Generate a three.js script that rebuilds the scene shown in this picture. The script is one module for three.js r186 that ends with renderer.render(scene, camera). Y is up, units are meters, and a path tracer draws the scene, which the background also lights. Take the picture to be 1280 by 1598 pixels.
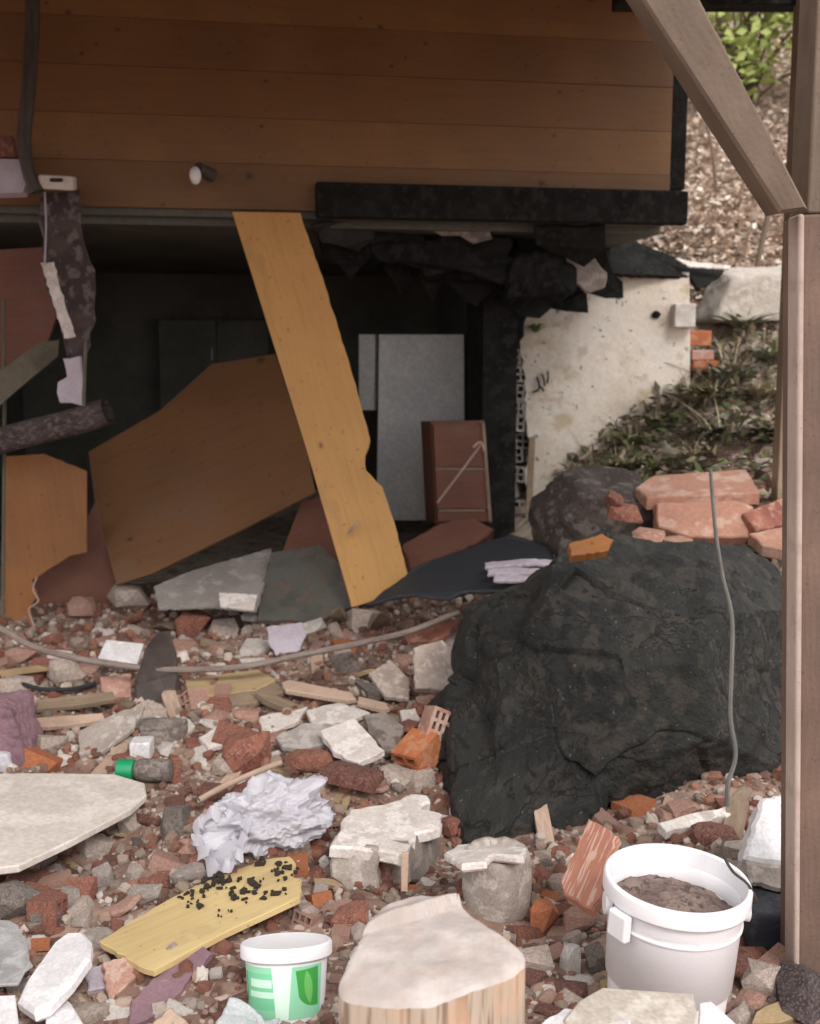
import * as THREE from 'three';
import { ConvexGeometry } from 'three/addons/geometries/ConvexGeometry.js';
import { RoundedBoxGeometry } from 'three/addons/geometries/RoundedBoxGeometry.js';
import { ImprovedNoise } from 'three/addons/math/ImprovedNoise.js';
import * as BGU from 'three/addons/utils/BufferGeometryUtils.js';

// ------------------------------------------------------------------ camera, sky, sun, exposure
const scene = new THREE.Scene();
const camera = new THREE.PerspectiveCamera(50, 820 / 1024, 0.05, 300);
camera.position.set(0, 1.3, 0);
camera.rotation.x = -8 * Math.PI / 180;
camera.focus = 2.4; camera.userData.fStop = 4;
camera.updateMatrixWorld(true);
const renderer = new THREE.WebGLRenderer({ antialias: true });
renderer.setSize(820, 1024);
renderer.toneMapping = THREE.LinearToneMapping;
renderer.toneMappingExposure = 1.55;
renderer.shadowMap.enabled = true;
{
  const W = 256, Hh = 128, a = new Float32Array(W * Hh * 4);
  for (let j = 0; j < Hh; j++) for (let i = 0; i < W; i++) {
    const el = (j + 0.5) / Hh * Math.PI - Math.PI / 2, s = Math.sin(el), o = (j * W + i) * 4;
    const L = s > 0 ? 1.0 + 0.25 * s : 0.2;
    const c = s > 0 ? [1.0, 0.985, 0.985] : [0.9, 0.8, 0.7];
    a[o] = L * c[0]; a[o + 1] = L * c[1]; a[o + 2] = L * c[2]; a[o + 3] = 1;
  }
  const t = new THREE.DataTexture(a, W, Hh, THREE.RGBAFormat, THREE.FloatType);
  t.mapping = THREE.EquirectangularReflectionMapping; t.magFilter = THREE.LinearFilter; t.needsUpdate = true;
  scene.background = t; scene.environment = t;
}
const sun = new THREE.DirectionalLight(new THREE.Color(1, 0.94, 0.87), 1.3);
sun.position.set(3.6, 8.2, 5); sun.target.position.set(0, 0, -4);
sun.castShadow = true; sun.shadow.radius = 30; sun.shadow.mapSize.set(2048, 2048);
Object.assign(sun.shadow.camera, { left: -8, right: 8, top: 8, bottom: -8, near: 0.5, far: 40 });
scene.add(sun, sun.target);

// ------------------------------------------------------------------ helpers
function rng(seed) { let s = seed >>> 0; return () => { s = (s + 0x6D2B79F5) >>> 0; let t = Math.imul(s ^ (s >>> 15), 1 | s); t = (t + Math.imul(t ^ (t >>> 7), 61 | t)) ^ t; return ((t ^ (t >>> 14)) >>> 0) / 4294967296; }; }
const R = rng(20240611);
const rr = (a, b) => a + (b - a) * R();
const pick = a => a[Math.floor(R() * a.length)];
const V = (x, y, z) => new THREE.Vector3(x, y, z);
const sst = (a, b, x) => { const t = Math.min(1, Math.max(0, (x - a) / (b - a))); return t * t * (3 - 2 * t); };
const lerp = (a, b, t) => a + (b - a) * t;
const PN = new ImprovedNoise();
const n3 = (x, y, z) => PN.noise(x, y, z);
const fbm3 = (x, y, z, o = 4) => { let s = 0, a = 0.5; for (let i = 0; i < o; i++) { s += a * n3(x, y, z); x = x * 2.03 + 7.1; y = y * 2.03 + 3.7; z = z * 2.03 + 1.3; a *= 0.5; } return s; };
// periodic value noise for textures
const HT = (() => { const r = rng(77), a = new Float32Array(65536); for (let i = 0; i < a.length; i++) a[i] = r(); return a; })();
function vn(x, y, px, py, s) {
  const xi = Math.floor(x), yi = Math.floor(y), fx = x - xi, fy = y - yi, u = fx * fx * (3 - 2 * fx), v = fy * fy * (3 - 2 * fy);
  const h = (i, j) => HT[((((i % px) + px) % px) * 157 + (((j % py) + py) % py) * 6151 + s * 1013) & 65535];
  return lerp(lerp(h(xi, yi), h(xi + 1, yi), u), lerp(h(xi, yi + 1), h(xi + 1, yi + 1), u), v);
}
function fv(u, v, fx, fy, o, s) { let r = 0, a = 0.5, t = 0; for (let i = 0; i < o; i++) { r += a * vn(u * fx, v * fy, fx, fy, s + i); t += a; a *= 0.55; fx *= 2; fy *= 2; } return r / t; }
const toS = x => 255 * (x <= 0.0031308 ? 12.92 * x : 1.055 * Math.pow(x, 1 / 2.4) - 0.055);
// colour texture from a function giving linear rgb; covers size metres
function tex(n, size, fn, m = n) {
  const a = new Uint8Array(n * m * 4);
  for (let j = 0; j < m; j++) for (let i = 0; i < n; i++) {
    const c = fn(i / n, j / m), o = (j * n + i) * 4;
    for (let k = 0; k < 3; k++) a[o + k] = Math.max(0, Math.min(255, toS(Math.max(0, c[k])))); a[o + 3] = 255;
  }
  const t = new THREE.DataTexture(a, n, m); t.colorSpace = THREE.SRGBColorSpace;
  t.wrapS = t.wrapT = THREE.RepeatWrapping; t.magFilter = THREE.LinearFilter; t.minFilter = THREE.LinearMipmapLinearFilter; t.generateMipmaps = true;
  t.repeat.set(1 / size, 1 / size); t.needsUpdate = true; return t;
}
function gtex(n, size, fn) {
  const a = new Uint8Array(n * n * 4);
  for (let j = 0; j < n; j++) for (let i = 0; i < n; i++) { const c = Math.max(0, Math.min(255, 255 * fn(i / n, j / n))), o = (j * n + i) * 4; a[o] = a[o + 1] = a[o + 2] = c; a[o + 3] = 255; }
  const t = new THREE.DataTexture(a, n, n); t.wrapS = t.wrapT = THREE.RepeatWrapping; t.magFilter = THREE.LinearFilter; t.repeat.set(1 / size, 1 / size); t.needsUpdate = true; return t;
}
const mix3 = (a, b, t) => [lerp(a[0], b[0], t), lerp(a[1], b[1], t), lerp(a[2], b[2], t)];
const bumpFine = gtex(512, 0.25, (u, v) => 0.6 * fv(u, v, 8, 8, 5, 3) + 0.4 * fv(u, v, 40, 40, 3, 9));
const bumpCoarse = gtex(512, 0.8, (u, v) => fv(u, v, 6, 6, 6, 21));
function grainTex(light, dark, size, seed, knots = 5, contrast = 1) {
  const r = rng(seed), K = []; for (let i = 0; i < knots; i++) K.push([r(), r(), 0.006 + 0.012 * r()]);
  return tex(768, size, (u, v) => {
    let dv = 0, k = 0;
    for (const [x, y, s] of K) { const dx = (u - x) * 0.35, dy = v - y, d2 = (dx * dx + dy * dy) / (s * s); dv += 0.02 * Math.sign(dy) * Math.exp(-d2 * 0.25); k = Math.max(k, Math.exp(-((u - x) ** 2 * 0.5 + dy * dy) / (s * s * 0.35))); }
    const w = fv(u, v, 3, 4, 3, seed) * 0.10 + dv, vv = v + w;
    const ring = 0.5 + 0.5 * Math.sin(vv * 2 * Math.PI * 34 + 3 * fv(u, v, 2, 3, 2, seed + 5));
    const fine = fv(u, v, 6, 160, 3, seed + 9), blot = fv(u, v, 4, 5, 5, seed + 17);
    let t = contrast * (0.10 * ring + 0.28 * fine + 1.1 * (blot - 0.32));
    t = Math.min(1, Math.max(0, t)); let c = mix3(light, dark, t); const sc = fv(u, v, 5, 70, 3, seed + 61), st = fv(u, v, 7, 9, 5, seed + 71), sp = fv(u, v, 80, 80, 2, seed + 81); c = mix3(c, dark.map(q => q * 0.7), 0.2 * sst(0.68, 0.78, sc)); c = mix3(c, mix3(dark, [0.2, 0.16, 0.13], 0.4), 0.3 * sst(0.6, 0.72, st)); if (sp > 0.86) c = mix3(c, dark.map(q => q * 0.4), 0.6); return mix3(c, dark.map(q => q * 0.35), Math.min(1, k));
  });
}
function mottle(cols, size, f, seed, spk = 0, spc = [0.5, 0.5, 0.45]) {
  return tex(512, size, (u, v) => {
    const a = fv(u, v, f, f, 5, seed), b = fv(u, v, f * 3, f * 3, 4, seed + 11), s = fv(u, v, 64, 64, 2, seed + 31);
    let c = mix3(cols[0], cols[1], sst(0.3, 0.7, a)); if (cols[2]) c = mix3(c, cols[2], sst(0.52, 0.68, b));
    const g = 0.82 + 0.36 * fv(u, v, 100, 100, 2, seed + 41); c = c.map(q => q * g);
    return spk && s > 1 - spk ? mix3(c, spc, 0.8) : c;
  });
}
const M = (map, o = {}) => new THREE.MeshPhysicalMaterial({ map, roughness: 0.9, bumpMap: bumpFine, bumpScale: 0.002, ...o });
const mat = {};
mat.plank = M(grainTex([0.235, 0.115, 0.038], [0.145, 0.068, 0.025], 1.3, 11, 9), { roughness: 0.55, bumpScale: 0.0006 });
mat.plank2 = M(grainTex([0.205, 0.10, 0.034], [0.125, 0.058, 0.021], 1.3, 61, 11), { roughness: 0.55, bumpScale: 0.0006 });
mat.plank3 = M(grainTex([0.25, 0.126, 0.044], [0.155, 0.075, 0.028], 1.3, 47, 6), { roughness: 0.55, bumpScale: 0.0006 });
mat.orange = M(grainTex([0.62, 0.34, 0.11], [0.47, 0.235, 0.07], 1.1, 23, 5, 0.8), { roughness: 0.6, bumpScale: 0.0006 });
mat.ply = M(grainTex([0.22, 0.102, 0.042], [0.14, 0.062, 0.027], 1.5, 31, 2, 0.8), { roughness: 0.6, bumpScale: 0.0006 });
mat.plyOrange = M(grainTex([0.34, 0.13, 0.03], [0.19, 0.07, 0.018], 1.2, 37, 2), { roughness: 0.55, bumpScale: 0.0006 });
mat.redwood = M(grainTex([0.19, 0.075, 0.045], [0.11, 0.04, 0.027], 0.8, 41, 2), { roughness: 0.7 });
mat.yellow = M(grainTex([0.63, 0.48, 0.235], [0.44, 0.31, 0.14], 1.0, 53, 1, 1.0), { roughness: 0.8, bumpScale: 0.001 });
mat.oldwood = M(grainTex([0.32, 0.24, 0.17], [0.16, 0.11, 0.075], 0.7, 59, 4), { roughness: 0.85, bumpScale: 0.002 });
mat.post = M(grainTex([0.19, 0.118, 0.088], [0.095, 0.058, 0.044], 0.5, 67, 3), { roughness: 0.75, bumpScale: 0.0015 });
mat.brace = M(grainTex([0.19, 0.135, 0.098], [0.095, 0.066, 0.047], 0.5, 71, 3), { roughness: 0.75, bumpScale: 0.0015 });
mat.edge = M(grainTex([0.47, 0.37, 0.32], [0.3, 0.22, 0.185], 0.5, 74, 1), { roughness: 0.8 });
mat.palewood = M(grainTex([0.55, 0.40, 0.31], [0.36, 0.24, 0.18], 0.5, 73, 2), { roughness: 0.85 });
mat.char = M(mottle([[0.012, 0.012, 0.011], [0.02, 0.0195, 0.019], [0.027, 0.026, 0.025]], 0.5, 6, 5), { roughness: 1, specularIntensity: 0.25, bumpScale: 0.006 });
mat.char2 = M(mottle([[0.03, 0.03, 0.028], [0.05, 0.048, 0.045]], 0.5, 6, 6), { roughness: 0.85, bumpScale: 0.006 });
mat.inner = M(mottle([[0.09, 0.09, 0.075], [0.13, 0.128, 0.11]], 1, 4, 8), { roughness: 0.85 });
mat.soil = M(mottle([[0.20, 0.122, 0.095], [0.31, 0.21, 0.165], [0.125, 0.068, 0.052]], 1.1, 7, 13, 0.3, [0.5, 0.41, 0.36]), { bumpMap: bumpCoarse, bumpScale: 0.03, roughness: 1 });
mat.hill = M(mottle([[0.46, 0.37, 0.30], [0.56, 0.47, 0.40], [0.30, 0.22, 0.17]], 1.6, 9, 15, 0.3, [0.5, 0.4, 0.33]), { bumpMap: bumpCoarse, bumpScale: 0.05, roughness: 1 });
mat.rock = M(mottle([[0.010, 0.0103, 0.0093], [0.020, 0.0205, 0.0185], [0.034, 0.029, 0.024]], 0.7, 5, 17, 0.12, [0.12, 0.11, 0.095]), { roughness: 0.9, bumpMap: bumpFine, bumpScale: 0.009 });
mat.brick = M(mottle([[0.30, 0.115, 0.075], [0.20, 0.07, 0.05], [0.36, 0.19, 0.14]], 0.4, 5, 19, 0.12, [0.42, 0.3, 0.25]), { bumpScale: 0.004 });
mat.brickDark = M(mottle([[0.17, 0.065, 0.048], [0.11, 0.043, 0.036], [0.23, 0.12, 0.095]], 0.4, 5, 27), { bumpScale: 0.004 });
mat.brickPink = M(mottle([[0.46, 0.26, 0.205], [0.36, 0.19, 0.145], [0.50, 0.34, 0.28]], 0.4, 5, 29), { bumpScale: 0.004 });
mat.masonry = M(mottle([[0.44, 0.235, 0.165], [0.37, 0.185, 0.13], [0.47, 0.30, 0.235]], 0.9, 4, 28), { bumpScale: 0.003 });
mat.brickOrange = M(mottle([[0.46, 0.155, 0.06], [0.37, 0.12, 0.05], [0.45, 0.21, 0.12]], 0.4, 5, 33), { bumpScale: 0.003 });
mat.concrete = M(mottle([[0.37, 0.315, 0.28], [0.28, 0.235, 0.205], [0.44, 0.385, 0.35]], 0.5, 5, 35, 0.1, [0.2, 0.17, 0.15]), { bumpScale: 0.004 });
mat.concreteDark = M(mottle([[0.2, 0.165, 0.147], [0.125, 0.102, 0.09], [0.25, 0.21, 0.185]], 0.5, 5, 39), { bumpScale: 0.004 });
mat.slabDark = M(mottle([[0.115, 0.11, 0.097], [0.075, 0.07, 0.062], [0.14, 0.105, 0.085]], 0.5, 4, 83), { bumpScale: 0.003 });
mat.mortar = M(mottle([[0.48, 0.39, 0.335], [0.36, 0.275, 0.235], [0.55, 0.47, 0.42]], 0.4, 6, 43, 0.1, [0.3, 0.2, 0.16]), { bumpScale: 0.004 });
mat.pale = M(mottle([[0.62, 0.56, 0.52], [0.5, 0.44, 0.4], [0.68, 0.63, 0.6]], 0.5, 5, 45, 0.08, [0.4, 0.3, 0.26]), { bumpScale: 0.003 });
mat.greyboard = M(mottle([[0.36, 0.32, 0.30], [0.29, 0.255, 0.235], [0.42, 0.38, 0.36]], 0.6, 4, 49), { bumpScale: 0.002 });
mat.white = M(mottle([[0.72, 0.70, 0.715], [0.62, 0.595, 0.60], [0.74, 0.72, 0.735]], 0.6, 4, 51, 0.05, [0.55, 0.48, 0.44]), { roughness: 0.5, bumpScale: 0.0008 });
mat.whiteboard = M(mottle([[0.61, 0.545, 0.495], [0.55, 0.485, 0.44], [0.65, 0.59, 0.54]], 0.9, 3, 55, 0.07, [0.35, 0.28, 0.24]), { roughness: 0.7, bumpScale: 0.001 });
mat.plastic = new THREE.MeshPhysicalMaterial({ color: new THREE.Color().setRGB(0.82, 0.805, 0.835), roughness: 0.38, bumpMap: bumpFine, bumpScale: 0.0006 });
mat.tubDirt = M(mottle([[0.80, 0.785, 0.82], [0.785, 0.77, 0.80], [0.785, 0.77, 0.80]], 0.7, 4, 91, 0.0, [0.6, 0.54, 0.5]), { roughness: 0.4, bumpScale: 0.0006 });
mat.bag = new THREE.MeshPhysicalMaterial({ color: new THREE.Color().setRGB(0.72, 0.70, 0.76), roughness: 0.3, transmission: 0.35, thickness: 0, bumpMap: bumpFine, bumpScale: 0.0015, side: THREE.DoubleSide });
mat.lilac = M(mottle([[0.52, 0.47, 0.53], [0.44, 0.38, 0.44]], 0.4, 4, 57), { roughness: 0.6 });
mat.purple = M(mottle([[0.24, 0.14, 0.165], [0.17, 0.10, 0.12]], 0.4, 4, 63), { roughness: 0.95 });
mat.rag = M(mottle([[0.09, 0.065, 0.062], [0.055, 0.038, 0.038], [0.15, 0.12, 0.118]], 0.4, 5, 65), { roughness: 0.95, bumpScale: 0.006 });
mat.fur = M(mottle([[0.075, 0.058, 0.05], [0.045, 0.034, 0.03], [0.13, 0.108, 0.1]], 0.4, 4, 69), { roughness: 1, bumpScale: 0.008 });
mat.steel = new THREE.MeshPhysicalMaterial({ color: new THREE.Color().setRGB(0.3, 0.28, 0.26), roughness: 0.55, metalness: 0.2 });
mat.darkmetal = M(mottle([[0.075, 0.062, 0.05], [0.045, 0.036, 0.03]], 0.4, 5, 75), { roughness: 0.6 });
mat.darktile = M(mottle([[0.06, 0.044, 0.039], [0.042, 0.031, 0.028], [0.08, 0.06, 0.053]], 0.4, 4, 79), { roughness: 0.7 });
mat.blackplastic = new THREE.MeshPhysicalMaterial({ color: new THREE.Color().setRGB(0.025, 0.027, 0.034), roughness: 0.6, bumpMap: bumpFine, bumpScale: 0.003 });
mat.green = new THREE.MeshPhysicalMaterial({ color: new THREE.Color().setRGB(0.01, 0.27, 0.11), roughness: 0.4 });
mat.olive = M(mottle([[0.15, 0.13, 0.095], [0.10, 0.085, 0.06]], 0.4, 4, 81), {});

// lens geometry: where a pixel of the 1280x1598 photograph looks
const FPX = 799 / Math.tan(25 * Math.PI / 180);
function ray(px, py) { return V((px - 640) / FPX, (799 - py) / FPX, -1).applyEuler(camera.rotation); }
function at(px, py, d) { const r = ray(px, py); return r.multiplyScalar(d / -r.z).add(camera.position); }
function project(p) { const q = p.clone().sub(camera.position).applyEuler(new THREE.Euler(-camera.rotation.x, 0, 0)); return [640 + q.x / -q.z * FPX, 799 - q.y / -q.z * FPX]; }
function H(x, z) {
  const d = -z; let h = d < 2.4 ? 0 : Math.min(0.2, (d - 2.4) * 0.06);
  const w = Math.max(sst(-0.1, 2.0, x), sst(7.4, 9.5, d));
  h += w * Math.max(0, d - 3.7) * (d > 24 ? 0 : 1) * 0.47 + (d > 24 ? w * 20.3 * 0.47 : 0);
  const k = sst(1.2, 2.6, d) * (1 - sst(5.0, 6.0, d));
  h += k * 0.10 * fbm3(x * 1.7, 3.3, z * 1.7, 3) + 0.07 * k * fbm3(x * 5, 1.3, z * 5, 3);
  if (d > 5) h += w * 0.35 * sst(5, 8, d) * fbm3(x * 0.9, 8.3, z * 0.9, 4);
  return h;
}
function ground(px, py, lift = 0) {
  const r = ray(px, py); let t = 0.6;
  for (; t < 40; t += 0.01) { const p = r.clone().multiplyScalar(t).add(camera.position); if (p.y < H(p.x, p.z) + lift) return p; }
  return r.multiplyScalar(40).add(camera.position);
}
const pxm = p => FPX / -p.clone().sub(camera.position).applyEuler(new THREE.Euler(-camera.rotation.x, 0, 0)).z;   // pixels per metre there

const taken = {};
function numbered(n) { if (!(n in taken)) { taken[n] = 0; return n; } taken[n]++; return n + '_' + String(taken[n]).padStart(3, '0'); }
function tag(o, label, category, group, kind) { const u = { label, category }; if (group) u.group = group; if (kind) u.kind = kind; o.userData = u; return o; }
function shadows(o) { o.castShadow = o.receiveShadow = true; return o; }
function thing(name, label, category, pos = V(0, 0, 0), group) { const g = new THREE.Group(); g.name = numbered(name); g.position.copy(pos); scene.add(g); g.updateMatrixWorld(true); return tag(g, label, category, group); }
function solo(name, label, category, mesh, group, kind) { mesh.name = numbered(name); scene.add(shadows(mesh)); return tag(mesh, label, category, group, kind); }
function part(parent, name, mesh) { mesh.name = name; shadows(mesh); parent.updateMatrixWorld(true); parent.attach(mesh); return mesh; }
function struct(name, mesh) { mesh.name = name; mesh.userData.kind = 'structure'; scene.add(shadows(mesh)); return mesh; }
const keepout = [];
function inPoly(x, y, P) { let c = false; for (let i = 0, j = P.length - 1; i < P.length; j = i++) if ((P[i][1] > y) !== (P[j][1] > y) && x < (P[j][0] - P[i][0]) * (y - P[i][1]) / (P[j][1] - P[i][1]) + P[i][0]) c = !c; return c; }
// a real board: the outline lies in the plane through three points, and has a thickness behind it
function board(poly, three, t, material, o = {}) {
  const [a, b, c] = three.map(q => q.isVector3 ? q : q.length > 2 ? at(q[0], q[1], q[2]) : ground(q[0], q[1], o.lift ?? 0.03));
  const nrm = b.clone().sub(a).cross(c.clone().sub(a)).normalize(); if (nrm.dot(camera.position.clone().sub(a)) < 0) nrm.negate();
  const hit = ([x, y]) => { const r = ray(x, y), k = a.clone().sub(camera.position).dot(nrm) / r.dot(nrm); return r.multiplyScalar(k).add(camera.position); };
  const W = poly.map(hit), cen = W.reduce((s, p) => s.add(p), V(0, 0, 0)).multiplyScalar(1 / W.length);
  const g = o.grain || [0, 1]; const U = W[g[1]].clone().sub(W[g[0]]).normalize(), Vv = nrm.clone().cross(U).normalize();
  let pts = W.map(p => { const q = p.clone().sub(cen); return [q.dot(U), q.dot(Vv)]; });
  if (o.jag) {
    const rj = rng(o.seed || 5), out = [], step = o.step || o.jag * 2.2;
    pts.forEach((p, i) => {
      const q = pts[(i + 1) % pts.length], L = Math.hypot(q[0] - p[0], q[1] - p[1]), n = Math.max(1, Math.round(L / step)), skip = o.clean && o.clean.includes(i);
      out.push(p);
      if (!skip) for (let k = 1; k < n; k++) { const f = k / n; out.push([lerp(p[0], q[0], f) + (rj() - 0.5) * o.jag, lerp(p[1], q[1], f) + (rj() - 0.5) * o.jag]); }
    });
    pts = out;
  }
  const bev = Math.min(o.bevel ?? 0.002, t * 0.3), sh = new THREE.Shape(pts.map(p => new THREE.Vector2(p[0], p[1])));
  const geo = new THREE.ExtrudeGeometry(sh, { depth: Math.max(0.0004, t - 2 * bev), bevelEnabled: true, bevelThickness: bev, bevelSize: bev, bevelOffset: -bev, bevelSegments: 1, steps: 1 });
  geo.translate(0, 0, -t + bev);
  if (o.bend) { const P = geo.attributes.position; for (let i = 0; i < P.count; i++) P.setZ(i, P.getZ(i) - o.bend * P.getX(i) ** 2); geo.computeVertexNormals(); }
  if (o.warp) { const P = geo.attributes.position; for (let i = 0; i < P.count; i++) P.setZ(i, P.getZ(i) + o.warp * fbm3(P.getX(i) * 4 + 3, P.getY(i) * 4, (o.seed || 1), 3)); geo.computeVertexNormals(); }
  const uvj = (o.seed || 0) * 0.371 % 1, uv = geo.attributes.uv; for (let i = 0; i < uv.count; i++) uv.setXY(i, uv.getX(i) + uvj, uv.getY(i) + uvj * 1.7);
  const m = new THREE.Mesh(geo, material);
  m.matrixAutoUpdate = true; m.quaternion.setFromRotationMatrix(new THREE.Matrix4().makeBasis(U, Vv, nrm)); m.position.copy(cen);
  if (o.ko !== false) keepout.push(poly);
  return m;
}
function boxUV(geo) {
  const P = geo.attributes.position, N = geo.attributes.normal, uv = new Float32Array(P.count * 2);
  for (let i = 0; i < P.count; i++) { const x = Math.abs(N.getX(i)), y = Math.abs(N.getY(i)), z = Math.abs(N.getZ(i)); const q = x > y && x > z ? [P.getZ(i), P.getY(i)] : y > z ? [P.getX(i), P.getZ(i)] : [P.getX(i), P.getY(i)]; uv[2 * i] = q[0]; uv[2 * i + 1] = q[1]; }
  geo.setAttribute('uv', new THREE.BufferAttribute(uv, 2)); return geo;
}
function tube(pts, rad, material, seg = 64, rs = 8) { const c = new THREE.CatmullRomCurve3(pts); return new THREE.Mesh(new THREE.TubeGeometry(c, seg, rad, rs), material); }
// broken lump of masonry: the hull of points near a box, unit size
function lumpGeo(seed, flat = 1, box = 0.6) {
  const r = rng(seed), pts = [];
  for (let i = 0; i < 22; i++) { let p = V(r() * 2 - 1, r() * 2 - 1, r() * 2 - 1); const m = Math.max(Math.abs(p.x), Math.abs(p.y), Math.abs(p.z)), l = p.length(); p.multiplyScalar(lerp(1 / l, 1 / m, box) * (0.82 + 0.18 * r()) * 0.5); p.y *= flat; pts.push(p); }
  return boxUV(new ConvexGeometry(pts));
}
const lumps = [...Array(18)].map((_, i) => lumpGeo(300 + i, 1, 0.3 + 0.5 * (i % 3) / 2));
const shards = [...Array(10)].map((_, i) => lumpGeo(400 + i, 0.32, 0.75));
function brokenBrick(seed, l, h, w) {
  const r = rng(seed), pts = [];
  for (const y of [-1, 1]) for (const z of [-1, 1]) { pts.push(V(-l / 2, y * h / 2, z * w / 2)); pts.push(V(l / 2 - r() * l * 0.35, y * h / 2, z * w / 2)); pts.push(V(l / 2 - r() * l * 0.4, y * h / 2 * r(), z * w / 2)); }
  pts.push(V(l / 2 - r() * l * 0.1, (r() - 0.5) * h, (r() - 0.5) * w)); return boxUV(new ConvexGeometry(pts));
}
function hollowBrick(l, h, w, nx, ny) {   // holes run along z
  const s = new THREE.Shape([[-l / 2, -h / 2], [l / 2, -h / 2], [l / 2, h / 2], [-l / 2, h / 2]].map(p => new THREE.Vector2(...p)));
  const wx = l > 0.5 ? 0.1 : 0.011, cw = (l - wx * (nx + 1)) / nx, ch = (h - wx * (ny + 1)) / ny;
  for (let i = 0; i < nx; i++) for (let j = 0; j < ny; j++) { const x = -l / 2 + wx + i * (cw + wx), y = -h / 2 + wx + j * (ch + wx); s.holes.push(new THREE.Path([[x, y], [x, y + ch], [x + cw, y + ch], [x + cw, y]].map(p => new THREE.Vector2(...p)))); }
  const g = new THREE.ExtrudeGeometry(s, { depth: w, bevelEnabled: false }); g.translate(0, 0, -w / 2); return g;
}

function blades(seed, n, h, spread, wid, droop) {
  const r = rng(seed), g = [];
  for (let i = 0; i < n; i++) {
    const a = r() * 6.283, L = h * (0.5 + 0.6 * r()), lean = spread * (0.3 + r()), bx = (r() - 0.5) * h * 0.3, bz = (r() - 0.5) * h * 0.3, w = wid * (0.6 + 0.8 * r()), p = [], uv = [], ix = [], K = 5;
    for (let k = 0; k <= K; k++) { const f = k / K, out = lean * f * f * L + lean * 0.3 * f * L, y = L * (f - droop * f * f), ww = w * Math.sin(Math.PI * (0.18 + 0.8 * f)); const cx = bx + Math.cos(a) * out, cz = bz + Math.sin(a) * out; p.push(cx - Math.sin(a) * ww, y, cz + Math.cos(a) * ww, cx + Math.sin(a) * ww, y, cz - Math.cos(a) * ww); uv.push(0, f, 1, f); if (k < K) { const b = 2 * k; ix.push(b, b + 1, b + 2, b + 1, b + 3, b + 2); } }
    const q = new THREE.BufferGeometry(); q.setAttribute('position', new THREE.Float32BufferAttribute(p, 3)); q.setAttribute('uv', new THREE.Float32BufferAttribute(uv, 2)); q.setIndex(ix); q.computeVertexNormals(); g.push(q);
  }
  return BGU.mergeGeometries(g);
}

// ------------------------------------------------------------------ ground and hillside
function terrain(xs, zs, m) {
  const nx = xs.length, nz = zs.length, p = [], uv = [], ix = [];
  for (const z of zs) for (const x of xs) { p.push(x, H(x, z), z); uv.push(x, z); }
  for (let j = 0; j < nz - 1; j++) for (let i = 0; i < nx - 1; i++) { const a = j * nx + i; ix.push(a, a + nx, a + 1, a + 1, a + nx, a + nx + 1); }
  const g = new THREE.BufferGeometry(); g.setAttribute('position', new THREE.Float32BufferAttribute(p, 3)); g.setAttribute('uv', new THREE.Float32BufferAttribute(uv, 2)); g.setIndex(ix); g.computeVertexNormals();
  const P = g.attributes.normal; if (P.getY(0) < 0) { g.index.array.reverse?.(); g.computeVertexNormals(); }
  return new THREE.Mesh(g, m);
}
const span = (a, b, n) => [...Array(n + 1)].map((_, i) => a + (b - a) * i / n);
struct('ground', terrain([-150, -60, -25, -10, ...span(-5, 5, 200), 10, 25, 60, 150], [150, 60, 25, 10, 4, ...span(1, -5.4, 140)], mat.soil));
struct('hillside', terrain([-150, -60, -25, ...span(-10, 10, 160), 25, 60, 150], [...span(-5.4, -20, 120), -24, -40, -90, -160], mat.hill));

// ------------------------------------------------------------------ wooden house
const aF = 9 * Math.PI / 180, fu = V(Math.cos(aF), 0, -Math.sin(aF)), fn = V(Math.sin(aF), 0, Math.cos(aF)), fO = V(0, 0, -5.0);
const FP = (off = 0) => { const o = fO.clone().addScaledVector(fn, off); return [o, o.clone().add(fu), o.clone().add(V(0, 1, 0))]; };
const fpt = (s, y, off) => fO.clone().addScaledVector(fu, s).addScaledVector(fn, off).add(V(0, y, 0));   // along facade, height, out
const house = thing('wooden_house', 'collapsing wooden house with orange brown plank upper storey above dark open ground floor', 'house', V(0, 0, -6.5));
function fbox(parent, name, s0, s1, y0, y1, o0, o1, m, rad = 0.004) {
  const g = boxUV(new RoundedBoxGeometry(s1 - s0, y1 - y0, o1 - o0, 2, Math.min(rad, (o1 - o0) * 0.3)).toNonIndexed()); const q = (s0 * 0.61 + y0 * 2.7) % 1; const uv = g.attributes.uv; for (let i = 0; i < uv.count; i++) uv.setXY(i, uv.getX(i) + q * 3.1, uv.getY(i) + q);
  const mm = new THREE.Mesh(g, m); mm.position.copy(fpt((s0 + s1) / 2, (y0 + y1) / 2, (o0 + o1) / 2)); mm.rotation.y = aF; return part(parent, name, mm);
}
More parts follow.
